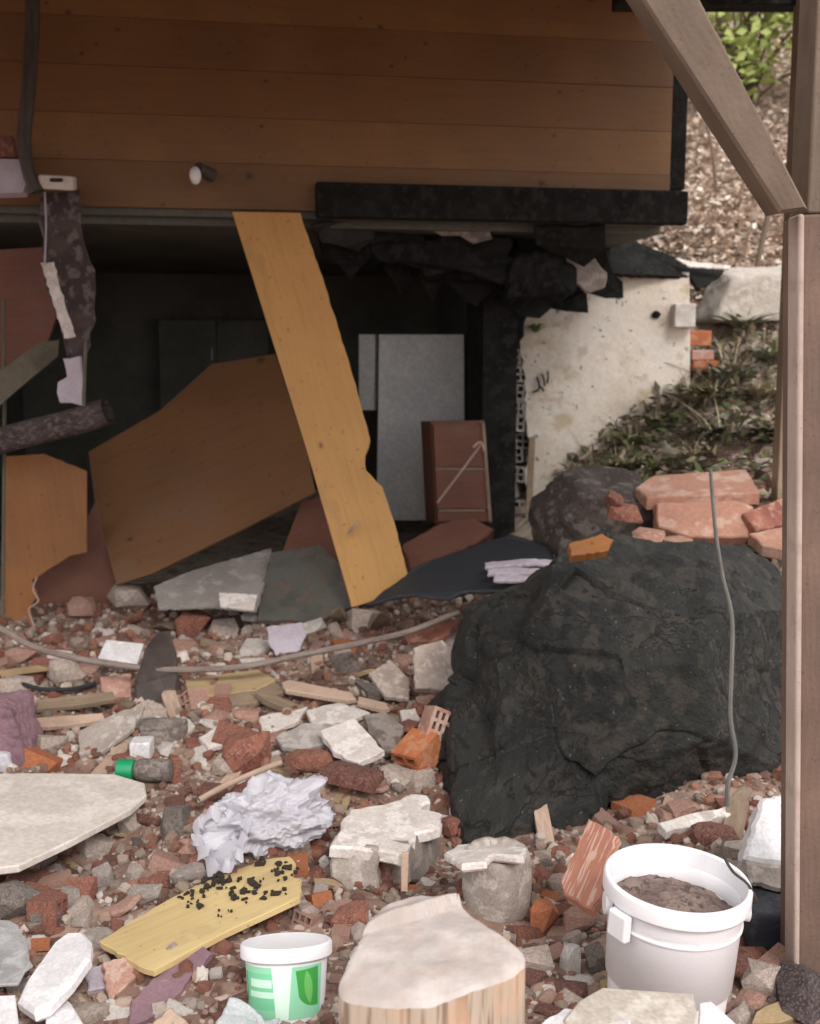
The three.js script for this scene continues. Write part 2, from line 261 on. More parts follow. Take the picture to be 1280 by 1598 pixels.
{
  const s1 = 1.205, s0 = -4.6, yb = 1.935, ph = 0.192;
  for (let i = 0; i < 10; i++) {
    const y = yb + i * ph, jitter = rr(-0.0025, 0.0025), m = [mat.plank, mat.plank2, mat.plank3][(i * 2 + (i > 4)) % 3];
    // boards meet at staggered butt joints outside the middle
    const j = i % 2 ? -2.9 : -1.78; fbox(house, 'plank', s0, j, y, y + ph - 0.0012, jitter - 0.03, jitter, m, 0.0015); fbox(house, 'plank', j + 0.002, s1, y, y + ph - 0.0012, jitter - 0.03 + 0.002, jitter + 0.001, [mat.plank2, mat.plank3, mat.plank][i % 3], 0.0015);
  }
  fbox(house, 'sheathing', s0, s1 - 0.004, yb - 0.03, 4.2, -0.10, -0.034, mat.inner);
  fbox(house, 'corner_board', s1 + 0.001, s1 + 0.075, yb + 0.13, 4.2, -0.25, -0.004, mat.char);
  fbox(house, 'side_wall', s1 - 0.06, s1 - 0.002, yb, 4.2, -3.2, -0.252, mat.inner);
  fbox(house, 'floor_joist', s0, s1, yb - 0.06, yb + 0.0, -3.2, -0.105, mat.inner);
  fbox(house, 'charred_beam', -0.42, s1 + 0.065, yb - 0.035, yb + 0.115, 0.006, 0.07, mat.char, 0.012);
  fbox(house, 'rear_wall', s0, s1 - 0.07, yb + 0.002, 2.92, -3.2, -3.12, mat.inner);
  // unseen roof above the frame, eaves stretched and sloped to shade facade and room
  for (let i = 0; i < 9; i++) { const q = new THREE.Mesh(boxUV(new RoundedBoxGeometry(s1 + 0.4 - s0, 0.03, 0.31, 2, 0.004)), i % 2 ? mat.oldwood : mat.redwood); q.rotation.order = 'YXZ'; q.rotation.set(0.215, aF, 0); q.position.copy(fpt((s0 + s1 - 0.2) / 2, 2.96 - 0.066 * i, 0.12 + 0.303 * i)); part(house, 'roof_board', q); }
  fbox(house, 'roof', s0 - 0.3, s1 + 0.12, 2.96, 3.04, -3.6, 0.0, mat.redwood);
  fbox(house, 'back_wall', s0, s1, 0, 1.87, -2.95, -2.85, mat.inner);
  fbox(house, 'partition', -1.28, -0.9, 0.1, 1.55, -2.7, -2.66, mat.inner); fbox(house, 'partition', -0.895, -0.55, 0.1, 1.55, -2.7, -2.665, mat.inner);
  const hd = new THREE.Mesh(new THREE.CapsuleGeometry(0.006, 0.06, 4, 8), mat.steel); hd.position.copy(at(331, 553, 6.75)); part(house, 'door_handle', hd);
  fbox(house, 'inner_wall', -2.3, -2.2, 0, 1.87, -2.84, -0.2, mat.inner);  // unseen left wall, set close in to narrow and darken the room
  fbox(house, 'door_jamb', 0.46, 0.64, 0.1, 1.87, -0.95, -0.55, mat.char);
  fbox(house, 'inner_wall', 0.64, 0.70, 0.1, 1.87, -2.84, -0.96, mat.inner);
}
// white door and the strip beside it, deep in the room
{
  const d = thing('white_door', 'tall white door standing in the dark room behind the leaning plank', 'door', at(655, 810, 6.5));
  part(d, 'door_panel', board([[592, 522], [724, 522], [726, 812], [588, 812]], [[592, 522, 6.5], [724, 522, 6.55], [592, 812, 6.45]], 0.04, mat.greyWhite = M(mottle([[0.80, 0.80, 0.80], [0.75, 0.75, 0.75], [0.82, 0.82, 0.81]], 1, 3, 95), { roughness: 0.5, bumpScale: 0.0006 })));
  part(d, 'door_edge', board([[560, 522], [585, 522], [584, 640], [560, 640]], [[560, 522, 6.6], [585, 522, 6.55], [560, 640, 6.6]], 0.03, mat.greyWhite));
}
{
  const c = thing('drawer_chest', 'dark red brown chest of drawers standing before the white door', 'chest', at(720, 815, 5.5));
  const P3 = [[675, 662, 5.5], [755, 660, 5.55], [682, 812, 5.48]];
  part(c, 'carcass', board([[672, 658], [756, 656], [768, 816], [680, 818]], P3.map(q => [q[0], q[1], q[2] + 0.035]), 0.25, mat.redwood));
  for (const [a, b] of [[662, 729], [734, 794], [799, 814]]) { const l = y => 676 + (y - 662) * 0.05, r = y => 752 + (y - 662) * 0.07; part(c, 'drawer', board([[l(a), a], [r(a), a], [r(b), b], [l(b), b]], P3, 0.03, mat.redwood)); }
  part(c, 'edge_strip', board([[752, 660], [757, 660], [768, 814], [763, 814]], P3.map(q => [q[0], q[1], q[2] - 0.01]), 0.05, mat.oldwood));
  for (const y of [731, 796]) part(c, 'drawer_rail', board([[680 + (y - 731) * 0.07, y - 1], [758, y - 1], [758, y + 3], [680 + (y - 731) * 0.07, y + 3]], P3.map(q => [q[0], q[1], q[2] - 0.004]), 0.012, mat.oldwood));
  const k = thing('broken_stick', 'thin splintered stick with forked end leaning across the drawer chest', 'stick', at(682, 785, 5.4));
  part(k, 'shaft', tube([at(682, 785, 5.35), at(720, 735, 5.38), at(752, 692, 5.42)], 0.006, mat.palewood, 20, 6));
  part(k, 'fork', tube([at(738, 698, 5.38), at(750, 690, 5.40), at(756, 704, 5.38)], 0.007, mat.palewood, 12, 6));
}
// bulb fitting on the planks
{
  const b = thing('lamp_bulb', 'small white bulb in a dark socket on the lowest planks', 'lamp', at(312, 272, 4.85));
  const m = new THREE.Mesh(new THREE.SphereGeometry(0.028, 20, 14), mat.plastic); m.scale.set(0.85, 1.3, 1); m.position.copy(at(305, 274, 4.68)); part(b, 'bulb', m);
  const s = new THREE.Mesh(new THREE.CylinderGeometry(0.024, 0.03, 0.09, 16), mat.darkmetal); s.rotation.set(1.3, 0, 0.5); s.position.copy(at(320, 268, 4.74)); part(b, 'socket', s);
}

// ------------------------------------------------------------------ leaning boards
solo('leaning_plank', 'long orange pine plank leaning from the rubble up to the house planks', 'plank',
  board([[362, 330], [468, 332], [498, 420], [530, 520], [551, 590], [577, 688], [569, 712], [570, 734], [596, 760], [614, 812], [637, 905], [605, 930], [548, 948], [540, 915], [478, 700]], [[362, 330, 4.82], [468, 332, 4.8], [548, 948, 4.55]], 0.035, mat.orange, { grain: [0, 12], jag: 0.006, step: 0.03, clean: [0, 13, 14], seed: 3 }));
{
  const p = scene.children.at(-1); const c = tube([at(543, 832, 4.545), at(552, 822, 4.53), at(560, 814, 4.54)], 0.007, mat.palewood, 10, 6); part(p, 'splinter', c);
}
solo('plywood_sheet', 'large dark brown plywood sheet tipped on its corner inside the open room', 'plywood sheet',
  board([[182, 912], [238, 895], [360, 835], [492, 768], [478, 700], [430, 552], [330, 568], [250, 640], [138, 705], [150, 800]], [[182, 912, 4.95], [492, 768, 5.15], [330, 568, 5.6]], 0.018, mat.ply, { grain: [0, 3], seed: 4 }));
solo('plywood_board', 'orange brown panel with broken lower edge standing at the far left', 'panel',
  board([[8, 712], [70, 708], [136, 735], [136, 862], [108, 868], [60, 900], [50, 905], [60, 930], [48, 945], [56, 1000], [8, 985]], [[8, 712, 4.8], [136, 735, 4.9], [8, 985, 4.7]], 0.018, mat.plyOrange, { grain: [0, 9], jag: 0.004, step: 0.02, clean: [0, 2, 9, 10], seed: 6 }));
solo('plywood_board', 'dark red brown board wedged between the orange panel and the plywood sheet', 'panel',
  board([[55, 860], [130, 820], [150, 780], [184, 918], [190, 960], [150, 990], [56, 1000]], [[55, 860, 5.0], [184, 918, 5.05], [56, 1000, 4.95]], 0.02, mat.redwood, { seed: 7 }));
solo('bent_wire', 'thin pale crooked wire hanging along the broken edge of the orange panel', 'wire', tube([at(58, 900, 4.62), at(52, 920, 4.62), at(60, 938, 4.6), at(46, 950, 4.6), at(52, 975, 4.6), at(56, 998, 4.58)], 0.004, mat.palewood, 40, 6));
solo('redbrown_board', 'short red brown board behind the foot of the leaning plank', 'board', board([[470, 782], [560, 760], [620, 840], [560, 880], [440, 862]], [[470, 782, 5.3], [600, 800, 5.3], [440, 862, 5.1]], 0.02, mat.redwood, { seed: 8 }));
solo('broken_beam', 'broken reddish beam lying right of the foot of the leaning plank', 'beam', board([[628, 850], [690, 815], [740, 808], [772, 825], [740, 850], [640, 888]], [[628, 850, 5.0], [772, 825, 5.1], [640, 888, 4.9]], 0.08, mat.redwood, { seed: 9, jag: 0.012, bevel: 0.006 }));
solo('dark_slab', 'dark greenish grey slab leaning in shade left of the leaning plank foot', 'slab', board([[425, 862], [500, 850], [556, 905], [550, 945], [500, 968], [402, 968], [410, 910]], [[425, 862, 4.95], [550, 870, 4.9], [402, 968, 4.6]], 0.03, mat.slabDark, { seed: 10, jag: 0.008 }));
solo('grey_sheet', 'pale grey wallboard lying on rubble under the plywood sheet edge', 'wallboard', board([[240, 915], [300, 890], [424, 855], [416, 900], [400, 952], [330, 945], [248, 948]], [[240, 948, 4.6], [400, 952, 4.55], [420, 858, 5.1]], 0.016, mat.greyboard, { seed: 11, jag: 0.01 }));
solo('grey_sheet', 'small pale torn board resting on the lower edge of the grey wallboard', 'wallboard', board([[342, 924], [402, 928], [396, 952], [344, 946]], [[342, 924, 4.52], [402, 928, 4.5], [344, 946, 4.45]], 0.012, mat.pale, { seed: 12, jag: 0.006 }));

// ------------------------------------------------------------------ hanging wreckage at the left
solo('bent_downpipe', 'dark bent metal downpipe hanging down the planks at top left', 'downpipe', tube([at(52, -60, 4.5), at(50, 60, 4.5), at(44, 150, 4.48), at(38, 220, 4.47), at(46, 270, 4.46), at(58, 300, 4.46)], 0.028, mat.darkmetal, 60, 12));
{
  const b = thing('meter_box', 'small cream electrical box with dark slot under the bent downpipe', 'electrical box', at(90, 300, 4.5));
  const m = new THREE.Mesh(new RoundedBoxGeometry(0.135, 0.055, 0.08, 3, 0.01), mat.whiteboard); m.position.copy(at(90, 285, 4.5)); m.rotation.set(0.15, 0.1, -0.05); part(b, 'case', m);
  const s = new THREE.Mesh(new RoundedBoxGeometry(0.05, 0.014, 0.01, 2, 0.004), mat.blackplastic); s.position.copy(at(88, 281, 4.452)); part(b, 'slot', s);
}
solo('ceiling_scrap', 'dark purplish torn ceiling sheet hanging below the electrical box', 'torn sheet', board([[62, 300], [125, 296], [132, 380], [150, 450], [142, 540], [120, 600], [96, 520], [70, 420]], [[62, 300, 4.6], [125, 296, 4.65], [120, 600, 4.5]], 0.012, mat.rag, { seed: 14, jag: 0.03, warp: 0.08, ko: false }));
solo('white_strip', 'narrow white torn strip hanging at a slant in front of the dark room', 'strip', board([[63, 410], [84, 409], [100, 470], [118, 525], [100, 528], [82, 470]], [[63, 410, 4.45], [84, 409, 4.45], [100, 528, 4.42]], 0.008, mat.pale, { seed: 15, jag: 0.008, ko: false }));
solo('thin_wire', 'thin grey cord holding up the white torn strip', 'cord', tube([at(70, 300, 4.5), at(72, 350, 4.46), at(70, 412, 4.44)], 0.004, mat.lilac, 20, 6));
solo('reddish_board', 'dull red brown board behind the thin rod at the left edge', 'board', board([[-40, 392], [70, 385], [96, 470], [70, 545], [-40, 620]], [[-40, 392, 4.9], [70, 385, 4.9], [-40, 620, 4.85]], 0.02, mat.redwood, { seed: 16 }));
solo('olive_batten', 'grey olive wooden batten sloping up from the left edge', 'batten', board([[-30, 600], [60, 535], [92, 530], [90, 556], [20, 615], [-30, 660]], [[-30, 600, 4.55], [60, 535, 4.6], [-30, 660, 4.55]], 0.035, mat.olive, { seed: 17, ko: false }));
solo('thin_rod', 'thin upright pale rod at the left edge of the wreckage', 'rod', tube([at(6, 468, 4.7), at(7, 660, 4.65), at(6, 800, 4.62), at(4, 960, 4.58)], 0.008, mat.olive, 20, 8));
solo('thin_stick', 'thin upright stick beside the hanging pale rag', 'stick', tube([at(134, 532, 4.4), at(132, 585, 4.4), at(131, 634, 4.4)], 0.007, mat.olive, 12, 8));
solo('hanging_rag', 'pale lilac rag caught on the charred beam at left', 'rag', board([[100, 560], [126, 556], [124, 632], [92, 628], [90, 596], [104, 588]], [[100, 560, 4.45], [126, 556, 4.44], [92, 628, 4.42]], 0.02, mat.lilac, { seed: 19, jag: 0.02, warp: 0.06, ko: false }));
solo('charred_log', 'charred fallen beam jutting in from the left edge above the orange panel', 'beam', tube([at(-60, 705, 4.5), at(30, 680, 4.5), at(110, 660, 4.48), at(168, 642, 4.46)], 0.055, mat.rag, 30, 9));
solo('window_ledge', 'pale ledge fragment with dark red top at the left edge', 'ledge', board([[-40, 246], [30, 248], [44, 276], [36, 300], [-40, 302]], [[-40, 246, 4.5], [30, 248, 4.5], [-40, 302, 4.46]], 0.05, mat.lilac, { seed: 20, ko: false }));
solo('red_trim', 'dark red trim piece above the pale ledge at the left edge', 'trim', board([[-40, 210], [18, 212], [24, 244], [-40, 244]], [[-40, 210, 4.5], [18, 212, 4.5], [-40, 244, 4.49]], 0.04, mat.brickDark, { seed: 21, ko: false }));

// ------------------------------------------------------------------ torn roofing, charred ceiling
const CH = [
  ['charred_board', 'charred board hanging nearest the leaning plank under the black beam', [[486, 352], [575, 338], [584, 366], [560, 392], [500, 372]], [[486, 352, 5.0], [575, 338, 5.05], [500, 372, 5.1]], 'char2'],
  ['charred_board', 'long grey scorched board slanting down to the torn black felt', [[578, 385], [640, 372], [760, 388], [880, 430], [800, 446], [690, 420], [590, 405]], [[578, 385, 5.2], [760, 388, 5.3], [690, 420, 5.25]], 'char'],
  ['charred_board', 'pale scorched board end tucked under the middle of the black beam', [[664, 340], [765, 338], [768, 372], [738, 380], [668, 356]], [[664, 340, 5.15], [765, 338, 5.15], [738, 380, 5.2]], 'concreteDark'],
];
{ const rt = rng(515); for (let i = 0; i < 12; i++) { const x = 490 + i * 33 + rt() * 20, w = 60 + rt() * 80, h = 60 + rt() * 95 - (i > 9 ? 40 : 0), y = 346 + rt() * 12, d = 5.1 + rt() * 0.35, sk = (rt() - 0.3) * 60; CH.push(['charred_tatter', ['narrow burnt tatter', 'broad burnt tatter', 'crooked burnt tatter'][i % 3] + ' hanging under the black beam, number ' + 'one two three four five six seven eight nine ten eleven twelve'.split(' ')[i] + ' from the left', [[x, y], [x + w, y - 4], [x + w * 0.9 + sk * 0.5, y + h * 0.5], [x + w * 0.5 + sk, y + h], [x + w * 0.1 + sk * 0.4, y + h * 0.6]], [[x, y, d], [x + w, y - 4, d + 0.05], [x + w * 0.5 + sk, y + h, d + 0.2]], 'char']); } }
[[610, 378, 0.30, 0.08], [735, 398, 0.34, 0.10], [850, 428, 0.26, 0.10]].forEach(([x, y, w, h], i) => { const m = new THREE.Mesh(boulder([[0, 1, 0, h], [0.2, -1, 0, h], [-1, 0.1, 0, w * 0.6], [1, 0.1, 0, w * 0.6], [0, 0, 1, 0.08], [0, 0, -1, 0.12], [0.5, -0.9, 0.2, h * 1.1]], 12.3 + i, 44, 0.09, null, 6), mat.char); m.position.copy(at(x, y, 5.35)); m.rotation.z = -0.12; solo('charred_mass', ['ragged burnt mass under the left part of the black beam', 'ragged burnt mass under the middle of the black beam', 'ragged burnt mass against the top left of the plaster wall'][i], 'burnt debris', m); });
CH.forEach(([n, l, p, t, m], i) => solo(n, l, 'burnt board', board(p, t, 0.02, mat[m], { warp: 0.09, seed: 30 + i, jag: n === 'charred_tatter' ? 0.045 : 0.03, bevel: 0.004 })));
solo('roofing_felt', 'torn black roofing felt hanging over the broken corner of the plaster wall', 'roofing felt',
  board([[500, 352], [700, 346], [930, 362], [955, 405], [972, 440], [972, 466], [944, 468], [914, 458], [918, 488], [885, 484], [862, 478], [845, 492], [812, 490], [770, 452], [690, 428], [600, 410]], [[500, 352, 5.55], [930, 362, 5.72], [812, 490, 5.5]], 0.012, mat.char, { seed: 34, jag: 0.035, warp: 0.1, clean: [0, 1] }));
solo('plaster_flap', 'grey broken plaster flap poking out of the torn black felt', 'plaster piece', board([[878, 384], [905, 380], [948, 425], [944, 448], [915, 456], [886, 430]], [[878, 384, 5.45], [905, 380, 5.45], [915, 456, 5.42]], 0.04, mat.concrete, { seed: 35, jag: 0.012, warp: 0.03, bevel: 0.005 }));
solo('roof_sheet', 'black roof sheet sloping down right over the plaster wall', 'roof sheet', board([[915, 356], [960, 362], [1080, 412], [1132, 418], [1128, 428], [1092, 452], [1078, 432], [930, 426], [922, 395]], [[915, 356, 6.0], [1132, 418, 6.1], [930, 426, 5.85]], 0.03, mat.char, { seed: 36, jag: 0.01 }));
solo('flashing_strip', 'pale metal flashing strip along the edge of the black roof sheet', 'flashing', board([[1054, 402], [1080, 408], [1142, 414], [1138, 420], [1076, 416]], [[1054, 402, 5.97], [1142, 414, 6.02], [1076, 416, 5.95]], 0.01, mat.pale, { seed: 37, jag: 0.006 }));

// ------------------------------------------------------------------ plaster wall
{
  const w = thing('plaster_wall', 'cream plastered wall with broken left edge showing hollow bricks', 'wall', V(1.0, 0.5, -6));
  const pl = tex(1024, 2, (u, v) => {
    const x = (u - 0.5) * 2, y = (v - 0.5) * 2, a = fv(u, v, 8, 8, 6, 101), b = fv(u, v, 26, 26, 5, 109), f = fv(u, v, 160, 160, 2, 115);
    let c = mix3([0.66, 0.575, 0.49], [0.74, 0.665, 0.59], sst(0.35, 0.65, a)); c = mix3(c, [0.46, 0.37, 0.29], 0.55 * sst(0.62, 0.76, b));
    c = mix3(c, [0.46, 0.36, 0.21], 0.7 * sst(0.60, 0.75, fv(u, v, 9, 11, 5, 121)));
    c = mix3(c, [0.70, 0.65, 0.59], 0.8 * sst(0.6, 0.68, fv(u, v, 7, 9, 4, 133)));
    if (fv(u, v, 60, 60, 3, 141) > 0.80) c = mix3(c, [0.12, 0.1, 0.08], 0.75);
    return c.map(q => q * (0.9 + 0.2 * f));
  });
  pl.offset.set(0.5, 0.5);
  const P3 = [[830, 500, 6.0], [1075, 430, 6.0], [830, 760, 6.0]];
  part(w, 'plaster', board([[818, 500], [835, 470], [945, 425], [1076, 425], [1078, 600], [1100, 720], [1000, 800], [828, 800], [820, 745], [826, 690], [815, 640], [820, 590], [812, 545]], P3, 0.03, new THREE.MeshPhysicalMaterial({ map: pl, roughness: 0.95, bumpMap: bumpCoarse, bumpScale: 0.008 }), { grain: [2, 3], jag: 0.02, step: 0.035, clean: [2, 3, 4, 5, 6], ko: true, bevel: 0.004 }));
  // hollow bricks of the broken edge, dark strokes, dark lump for the hole
  const g1 = hollowBrick(0.12, 0.085, 0.2, 3, 2);
  for (let i = 0; i < 11; i++) {
    const y = 556 + i * 26, p = at(803 + (i % 2 ? 4 : -5) + [0, -6, 4, 0, -3, 5, 8, 0, -4, 2, 4][i], y, 6.1); if (i === 5 || i === 6) p.z -= 0.06;
    const m = new THREE.Mesh(g1, i % 3 === 1 ? mat.concrete : mat.mortarGrey || (mat.mortarGrey = M(mottle([[0.36, 0.32, 0.31], [0.24, 0.2, 0.19], [0.42, 0.38, 0.37]], 0.3, 6, 147), {}))); m.position.copy(p); m.rotation.set(rr(-0.1, 0.1), rr(-0.3, 0.2), rr(-0.12, 0.12)); part(w, 'hollow_brick', m);
  }
  for (const [x0, y0, x1, y1] of [[838, 588, 842, 606], [846, 584, 850, 602], [855, 579, 854, 598], [832, 612, 841, 608], [844, 604, 848, 610]]) part(w, 'dark_stroke', tube([at(x0, y0, 5.985), at((x0 + x1) / 2 + 1, (y0 + y1) / 2, 5.965), at(x1, y1, 5.985)], 0.0055, mat.blackplastic, 8, 5));  // short raised dark strokes on the plaster
  const hole = new THREE.Mesh(boxUV(new THREE.DodecahedronGeometry(0.024, 0)), mat.char); hole.scale.set(1.2, 0.9, 0.5); hole.position.copy(at(1024, 491, 5.99)); part(w, 'hole_shade_lump', hole);  // black lump that paints the darkness of a hole
  const cb = (x0, y0, x1, y1, d, m) => { const a = at(x0, y0, d), b = at(x1, y1, d); const q = new THREE.Mesh(boxUV(new RoundedBoxGeometry(b.x - a.x, a.y - b.y, 0.12, 2, 0.006).toNonIndexed()), m); q.position.set((a.x + b.x) / 2, (a.y + b.y) / 2, -d - 0.03); part(w, 'brick', q); return q; };
  cb(1052, 474, 1083, 511, 5.94, mat.pale); cb(1074, 516, 1108, 540, 6.05, mat.brickOrange); cb(1078, 546, 1112, 562, 6.02, mat.brickPink); cb(1080, 563, 1122, 579, 6.0, mat.brickOrange); cb(1070, 585, 1096, 604, 6.1, mat.brickDark);
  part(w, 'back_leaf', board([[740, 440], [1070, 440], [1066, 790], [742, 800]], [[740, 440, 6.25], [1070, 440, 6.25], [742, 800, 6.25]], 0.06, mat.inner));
}
solo('timber_stake', 'thin weathered stake standing against the broken plaster wall edge', 'stake', board([[826, 682], [836, 680], [830, 812], [820, 812]], [[826, 682, 5.8], [836, 680, 5.8], [820, 812, 5.75]], 0.02, mat.oldwood, { seed: 41 }));

// ------------------------------------------------------------------ boulders
function boulder(planes, seed, detail, amp, cleft, chips = 0) {
  let g = new THREE.IcosahedronGeometry(1, detail); g.deleteAttribute('normal'); g.deleteAttribute('uv'); g = BGU.mergeVertices(g, 1e-5);
  const P = g.attributes.position, v = V(0, 0, 0), N = planes.map(([x, y, z, d]) => [V(x, y, z).normalize(), d]);
  if (chips) { const rc = rng(seed * 100 | 0); for (let i = 0; i < chips; i++) { const n = V(rc() * 2 - 1, rc() * 1.6 - 0.6, rc() * 2 - 1).normalize(); let m = 1e9; for (const [q, d] of N) { const c = q.dot(n); if (c > 0.05) m = Math.min(m, d / c); } N.push([n, m * (0.88 + 0.08 * rc())]); } }
  for (let i = 0; i < P.count; i++) {
    v.fromBufferAttribute(P, i); let s = 0; const k = chips ? 42 : 16;
    for (const [n, d] of N) { const c = n.dot(v); if (c > 0.02) s += Math.pow(c / d, k); }
    let r = Math.pow(s, -1 / k);
    const q = v.clone().multiplyScalar(r);
    const rid = 1 - Math.abs(2 * fbm3(q.x * 2.6 + seed, q.y * 2.6, q.z * 2.6, 2)), pit = Math.min(0, n3(q.x * 7 + seed, q.y * 7, q.z * 7) + 0.25);
    r += amp * (fbm3(q.x * 2.2 + seed, q.y * 2.2, q.z * 2.2, 3) * 1.6 + (rid - 0.8) * 0.9 + 0.5 * pit + 0.5 * fbm3(q.x * 9, q.y * 9 + seed, q.z * 9, 5) + 0.1 * fbm3(q.x * 50, q.y * 50 + seed, q.z * 50, 2));
    if (cleft) r -= cleft(q);
    P.setXYZ(i, v.x * r, v.y * r, v.z * r);
  }
  g.computeVertexNormals(); g = g.toNonIndexed(); return boxUV(g);
}
{
  const c0 = at(900, 1130, 3.3), A = [[0.04, 1, 0.30, 0.435], [-0.8, 1, 0.1, 0.41], [-1, 0.05, 0.1, 0.31], [1, 0.1, 0, 1.05], [0.1, 0.15, 1, 0.34], [0.2, -0.5, 1, 0.32], [-0.5, 0.4, 1, 0.35], [0.4, 1, 0.4, 0.72], [0, -1, 0, 0.5], [0, 0, -1, 0.5], [0.05, 0.8, 1, 0.40]],
    B = [[-0.1, 1, 0.3, 0.19], [-1, 0.1, 0.2, 0.44], [-0.9, 0.8, 0.2, 0.33], [1, 0, 0, 0.14], [-0.05, 0.15, 1, 0.78], [-0.7, 0, 0.8, 0.66], [0, -0.6, 1, 0.85], [0, -1, 0, 0.62], [0, 0, -1, 0.3], [0.8, 0, 0.8, 0.62], [-0.3, 0.8, 0.8, 0.50]];
  const rc = rng(91), nrm = L => L.map(([x, y, z, d]) => [V(x, y, z).normalize(), d]), NA = nrm(A), NB = nrm(B);
  for (const L of [NA, NB]) { const base = L.slice(); for (let i = 0; i < 22; i++) { const n = V(rc() * 2 - 1, rc() * 1.7 - 0.5, rc() * 2 - 0.6).normalize(); let m = 1e9; for (const [q, d] of base) { const c = q.dot(n); if (c > 0.1) m = Math.min(m, d / c); } L.push([n, m * (L === NA ? 1.0 + 0.12 * rc() : 1.04 + 0.2 * rc())]); } }
  const cells = [...Array(70)].map(() => [V(rc() * 1.5 - 0.6, rc() - 0.4, rc() * 1.1 - 0.5), V(rc() - 0.5, rc() - 0.5, rc() - 0.5), rc() - 0.5]);
  let g = new THREE.IcosahedronGeometry(1, 130); g.deleteAttribute('normal'); g.deleteAttribute('uv'); g = BGU.mergeVertices(g, 1e-5);
  const P = g.attributes.position, v = V(0, 0, 0), q = V(0, 0, 0), w = V(0, 0, 0), ext = L => { let t = 9; for (const [n, d] of L) { const c = n.dot(v); if (c > 1e-3) t = Math.min(t, d / c); } return t; };
  for (let i = 0; i < P.count; i++) {
    v.fromBufferAttribute(P, i); const a = ext(NA), b = ext(NB); let r = Math.max(a, b); q.copy(v).multiplyScalar(r);
    w.set(q.x + 0.06 * fbm3(q.x * 5, q.y * 5, q.z * 5, 3), q.y + 0.06 * fbm3(q.x * 5 + 9, q.y * 5, q.z * 5, 3), q.z + 0.06 * fbm3(q.x * 5, q.y * 5 + 9, q.z * 5, 3));
    let b1 = 9, b2 = 9, k1 = cells[0]; for (const k of cells) { const d = k[0].distanceToSquared(w); if (d < b1) { b2 = b1; b1 = d; k1 = k; } else if (d < b2) b2 = d; }
    const edge = Math.sqrt(b2) - Math.sqrt(b1);
    r += 0.018 * k1[2] + 0.15 * k1[1].dot(w.sub(k1[0])) - 0.004 * Math.exp(-edge * edge / 0.0002) + 0.08 * fbm3(q.x * 3.1, q.y * 3.1, q.z * 3.1, 3) + 0.026 * fbm3(q.x * 14, q.y * 14, q.z * 14, 5);
    P.setXYZ(i, v.x * r, v.y * r, v.z * r);
  }
  g.computeVertexNormals(); const m = new THREE.Mesh(boxUV(g.toNonIndexed()), mat.rock); m.position.copy(c0); solo('large_boulder', 'huge rugged dark grey boulder lying between the rubble and the right post', 'boulder', m);
  keepout.push([[705, 1100], [745, 960], [800, 880], [1225, 850], [1225, 1240], [1120, 1255], [960, 1265], [900, 1300], [800, 1315], [715, 1280], [700, 1220]]);
}
// things between boulder and wall
{
  const g = boulder([[0, 1, 0.3, 0.15], [-1, 0.2, 0, 0.23], [1, 0.2, 0, 0.25], [0, 0.1, 1, 0.16], [0, -1, 0, 0.15], [0, 0, -1, 0.16], [-0.6, 0.8, 0.3, 0.19]], 5.5, 60, 0.06, null, 8);
  const m = new THREE.Mesh(g, mat.fur); m.position.copy(at(915, 815, 4.5)); m.rotation.z = -0.1; const t = thing('root_clod', 'dark brown clod of earth and roots behind the huge boulder', 'clod', m.position.clone()); part(t, 'earth', m); const rg = new THREE.Mesh(blades(811, 90, 0.2, 2.2, 0.003, 0.7), mat.olive); rg.position.copy(m.position).add(V(0, 0.07, 0.05)); rg.scale.set(1.6, 0.9, 1.2); part(t, 'roots', rg);
}
{
  const c = thing('striped_cloth', 'crumpled black and blue striped cloth between the broken beam and the huge boulder, its left end painting a shaded void', 'cloth', at(805, 880, 4.1));
  const mk = (poly, t, m, s) => part(c, m === mat.lilac ? 'stripe' : 'fabric_and_shade', board(poly, t, 0.015, m, { seed: s, jag: 0.008, warp: m === mat.lilac ? 0.02 : 0.05, bevel: 0.004 }));
  mk([[570, 938], [660, 880], [760, 842], [800, 836], [850, 846], [876, 880], [850, 910], [800, 922], [740, 925], [700, 935], [640, 930]], [[660, 905, 4.3], [850, 846, 4.35], [800, 915, 4.05]], mat.blackplastic, 51);  // black fabric; left end stands in for the shaded void below the beam
  for (const [a, b, s] of [[[756, 880], [868, 876], 52], [[760, 892], [852, 890], 53], [[770, 903], [835, 900], 54]]) mk([[a[0], a[1] - 4], [(a[0] + b[0]) / 2, a[1] - 8], [b[0], b[1] - 2], [b[0] - 6, b[1] + 4], [a[0], a[1] + 3]], [[660, 905, 4.18], [850, 846, 4.23], [800, 915, 3.93]], mat.lilac, s);
}
solo('orange_splinter', 'short orange wood offcut on top of the boulder beside the clod', 'offcut', board([[888, 848], [940, 832], [958, 842], [950, 858], [892, 868]], [[888, 848, 3.16], [958, 836, 3.2], [892, 868, 3.12]], 0.03, mat.plyOrange, { seed: 55, jag: 0.006 }));
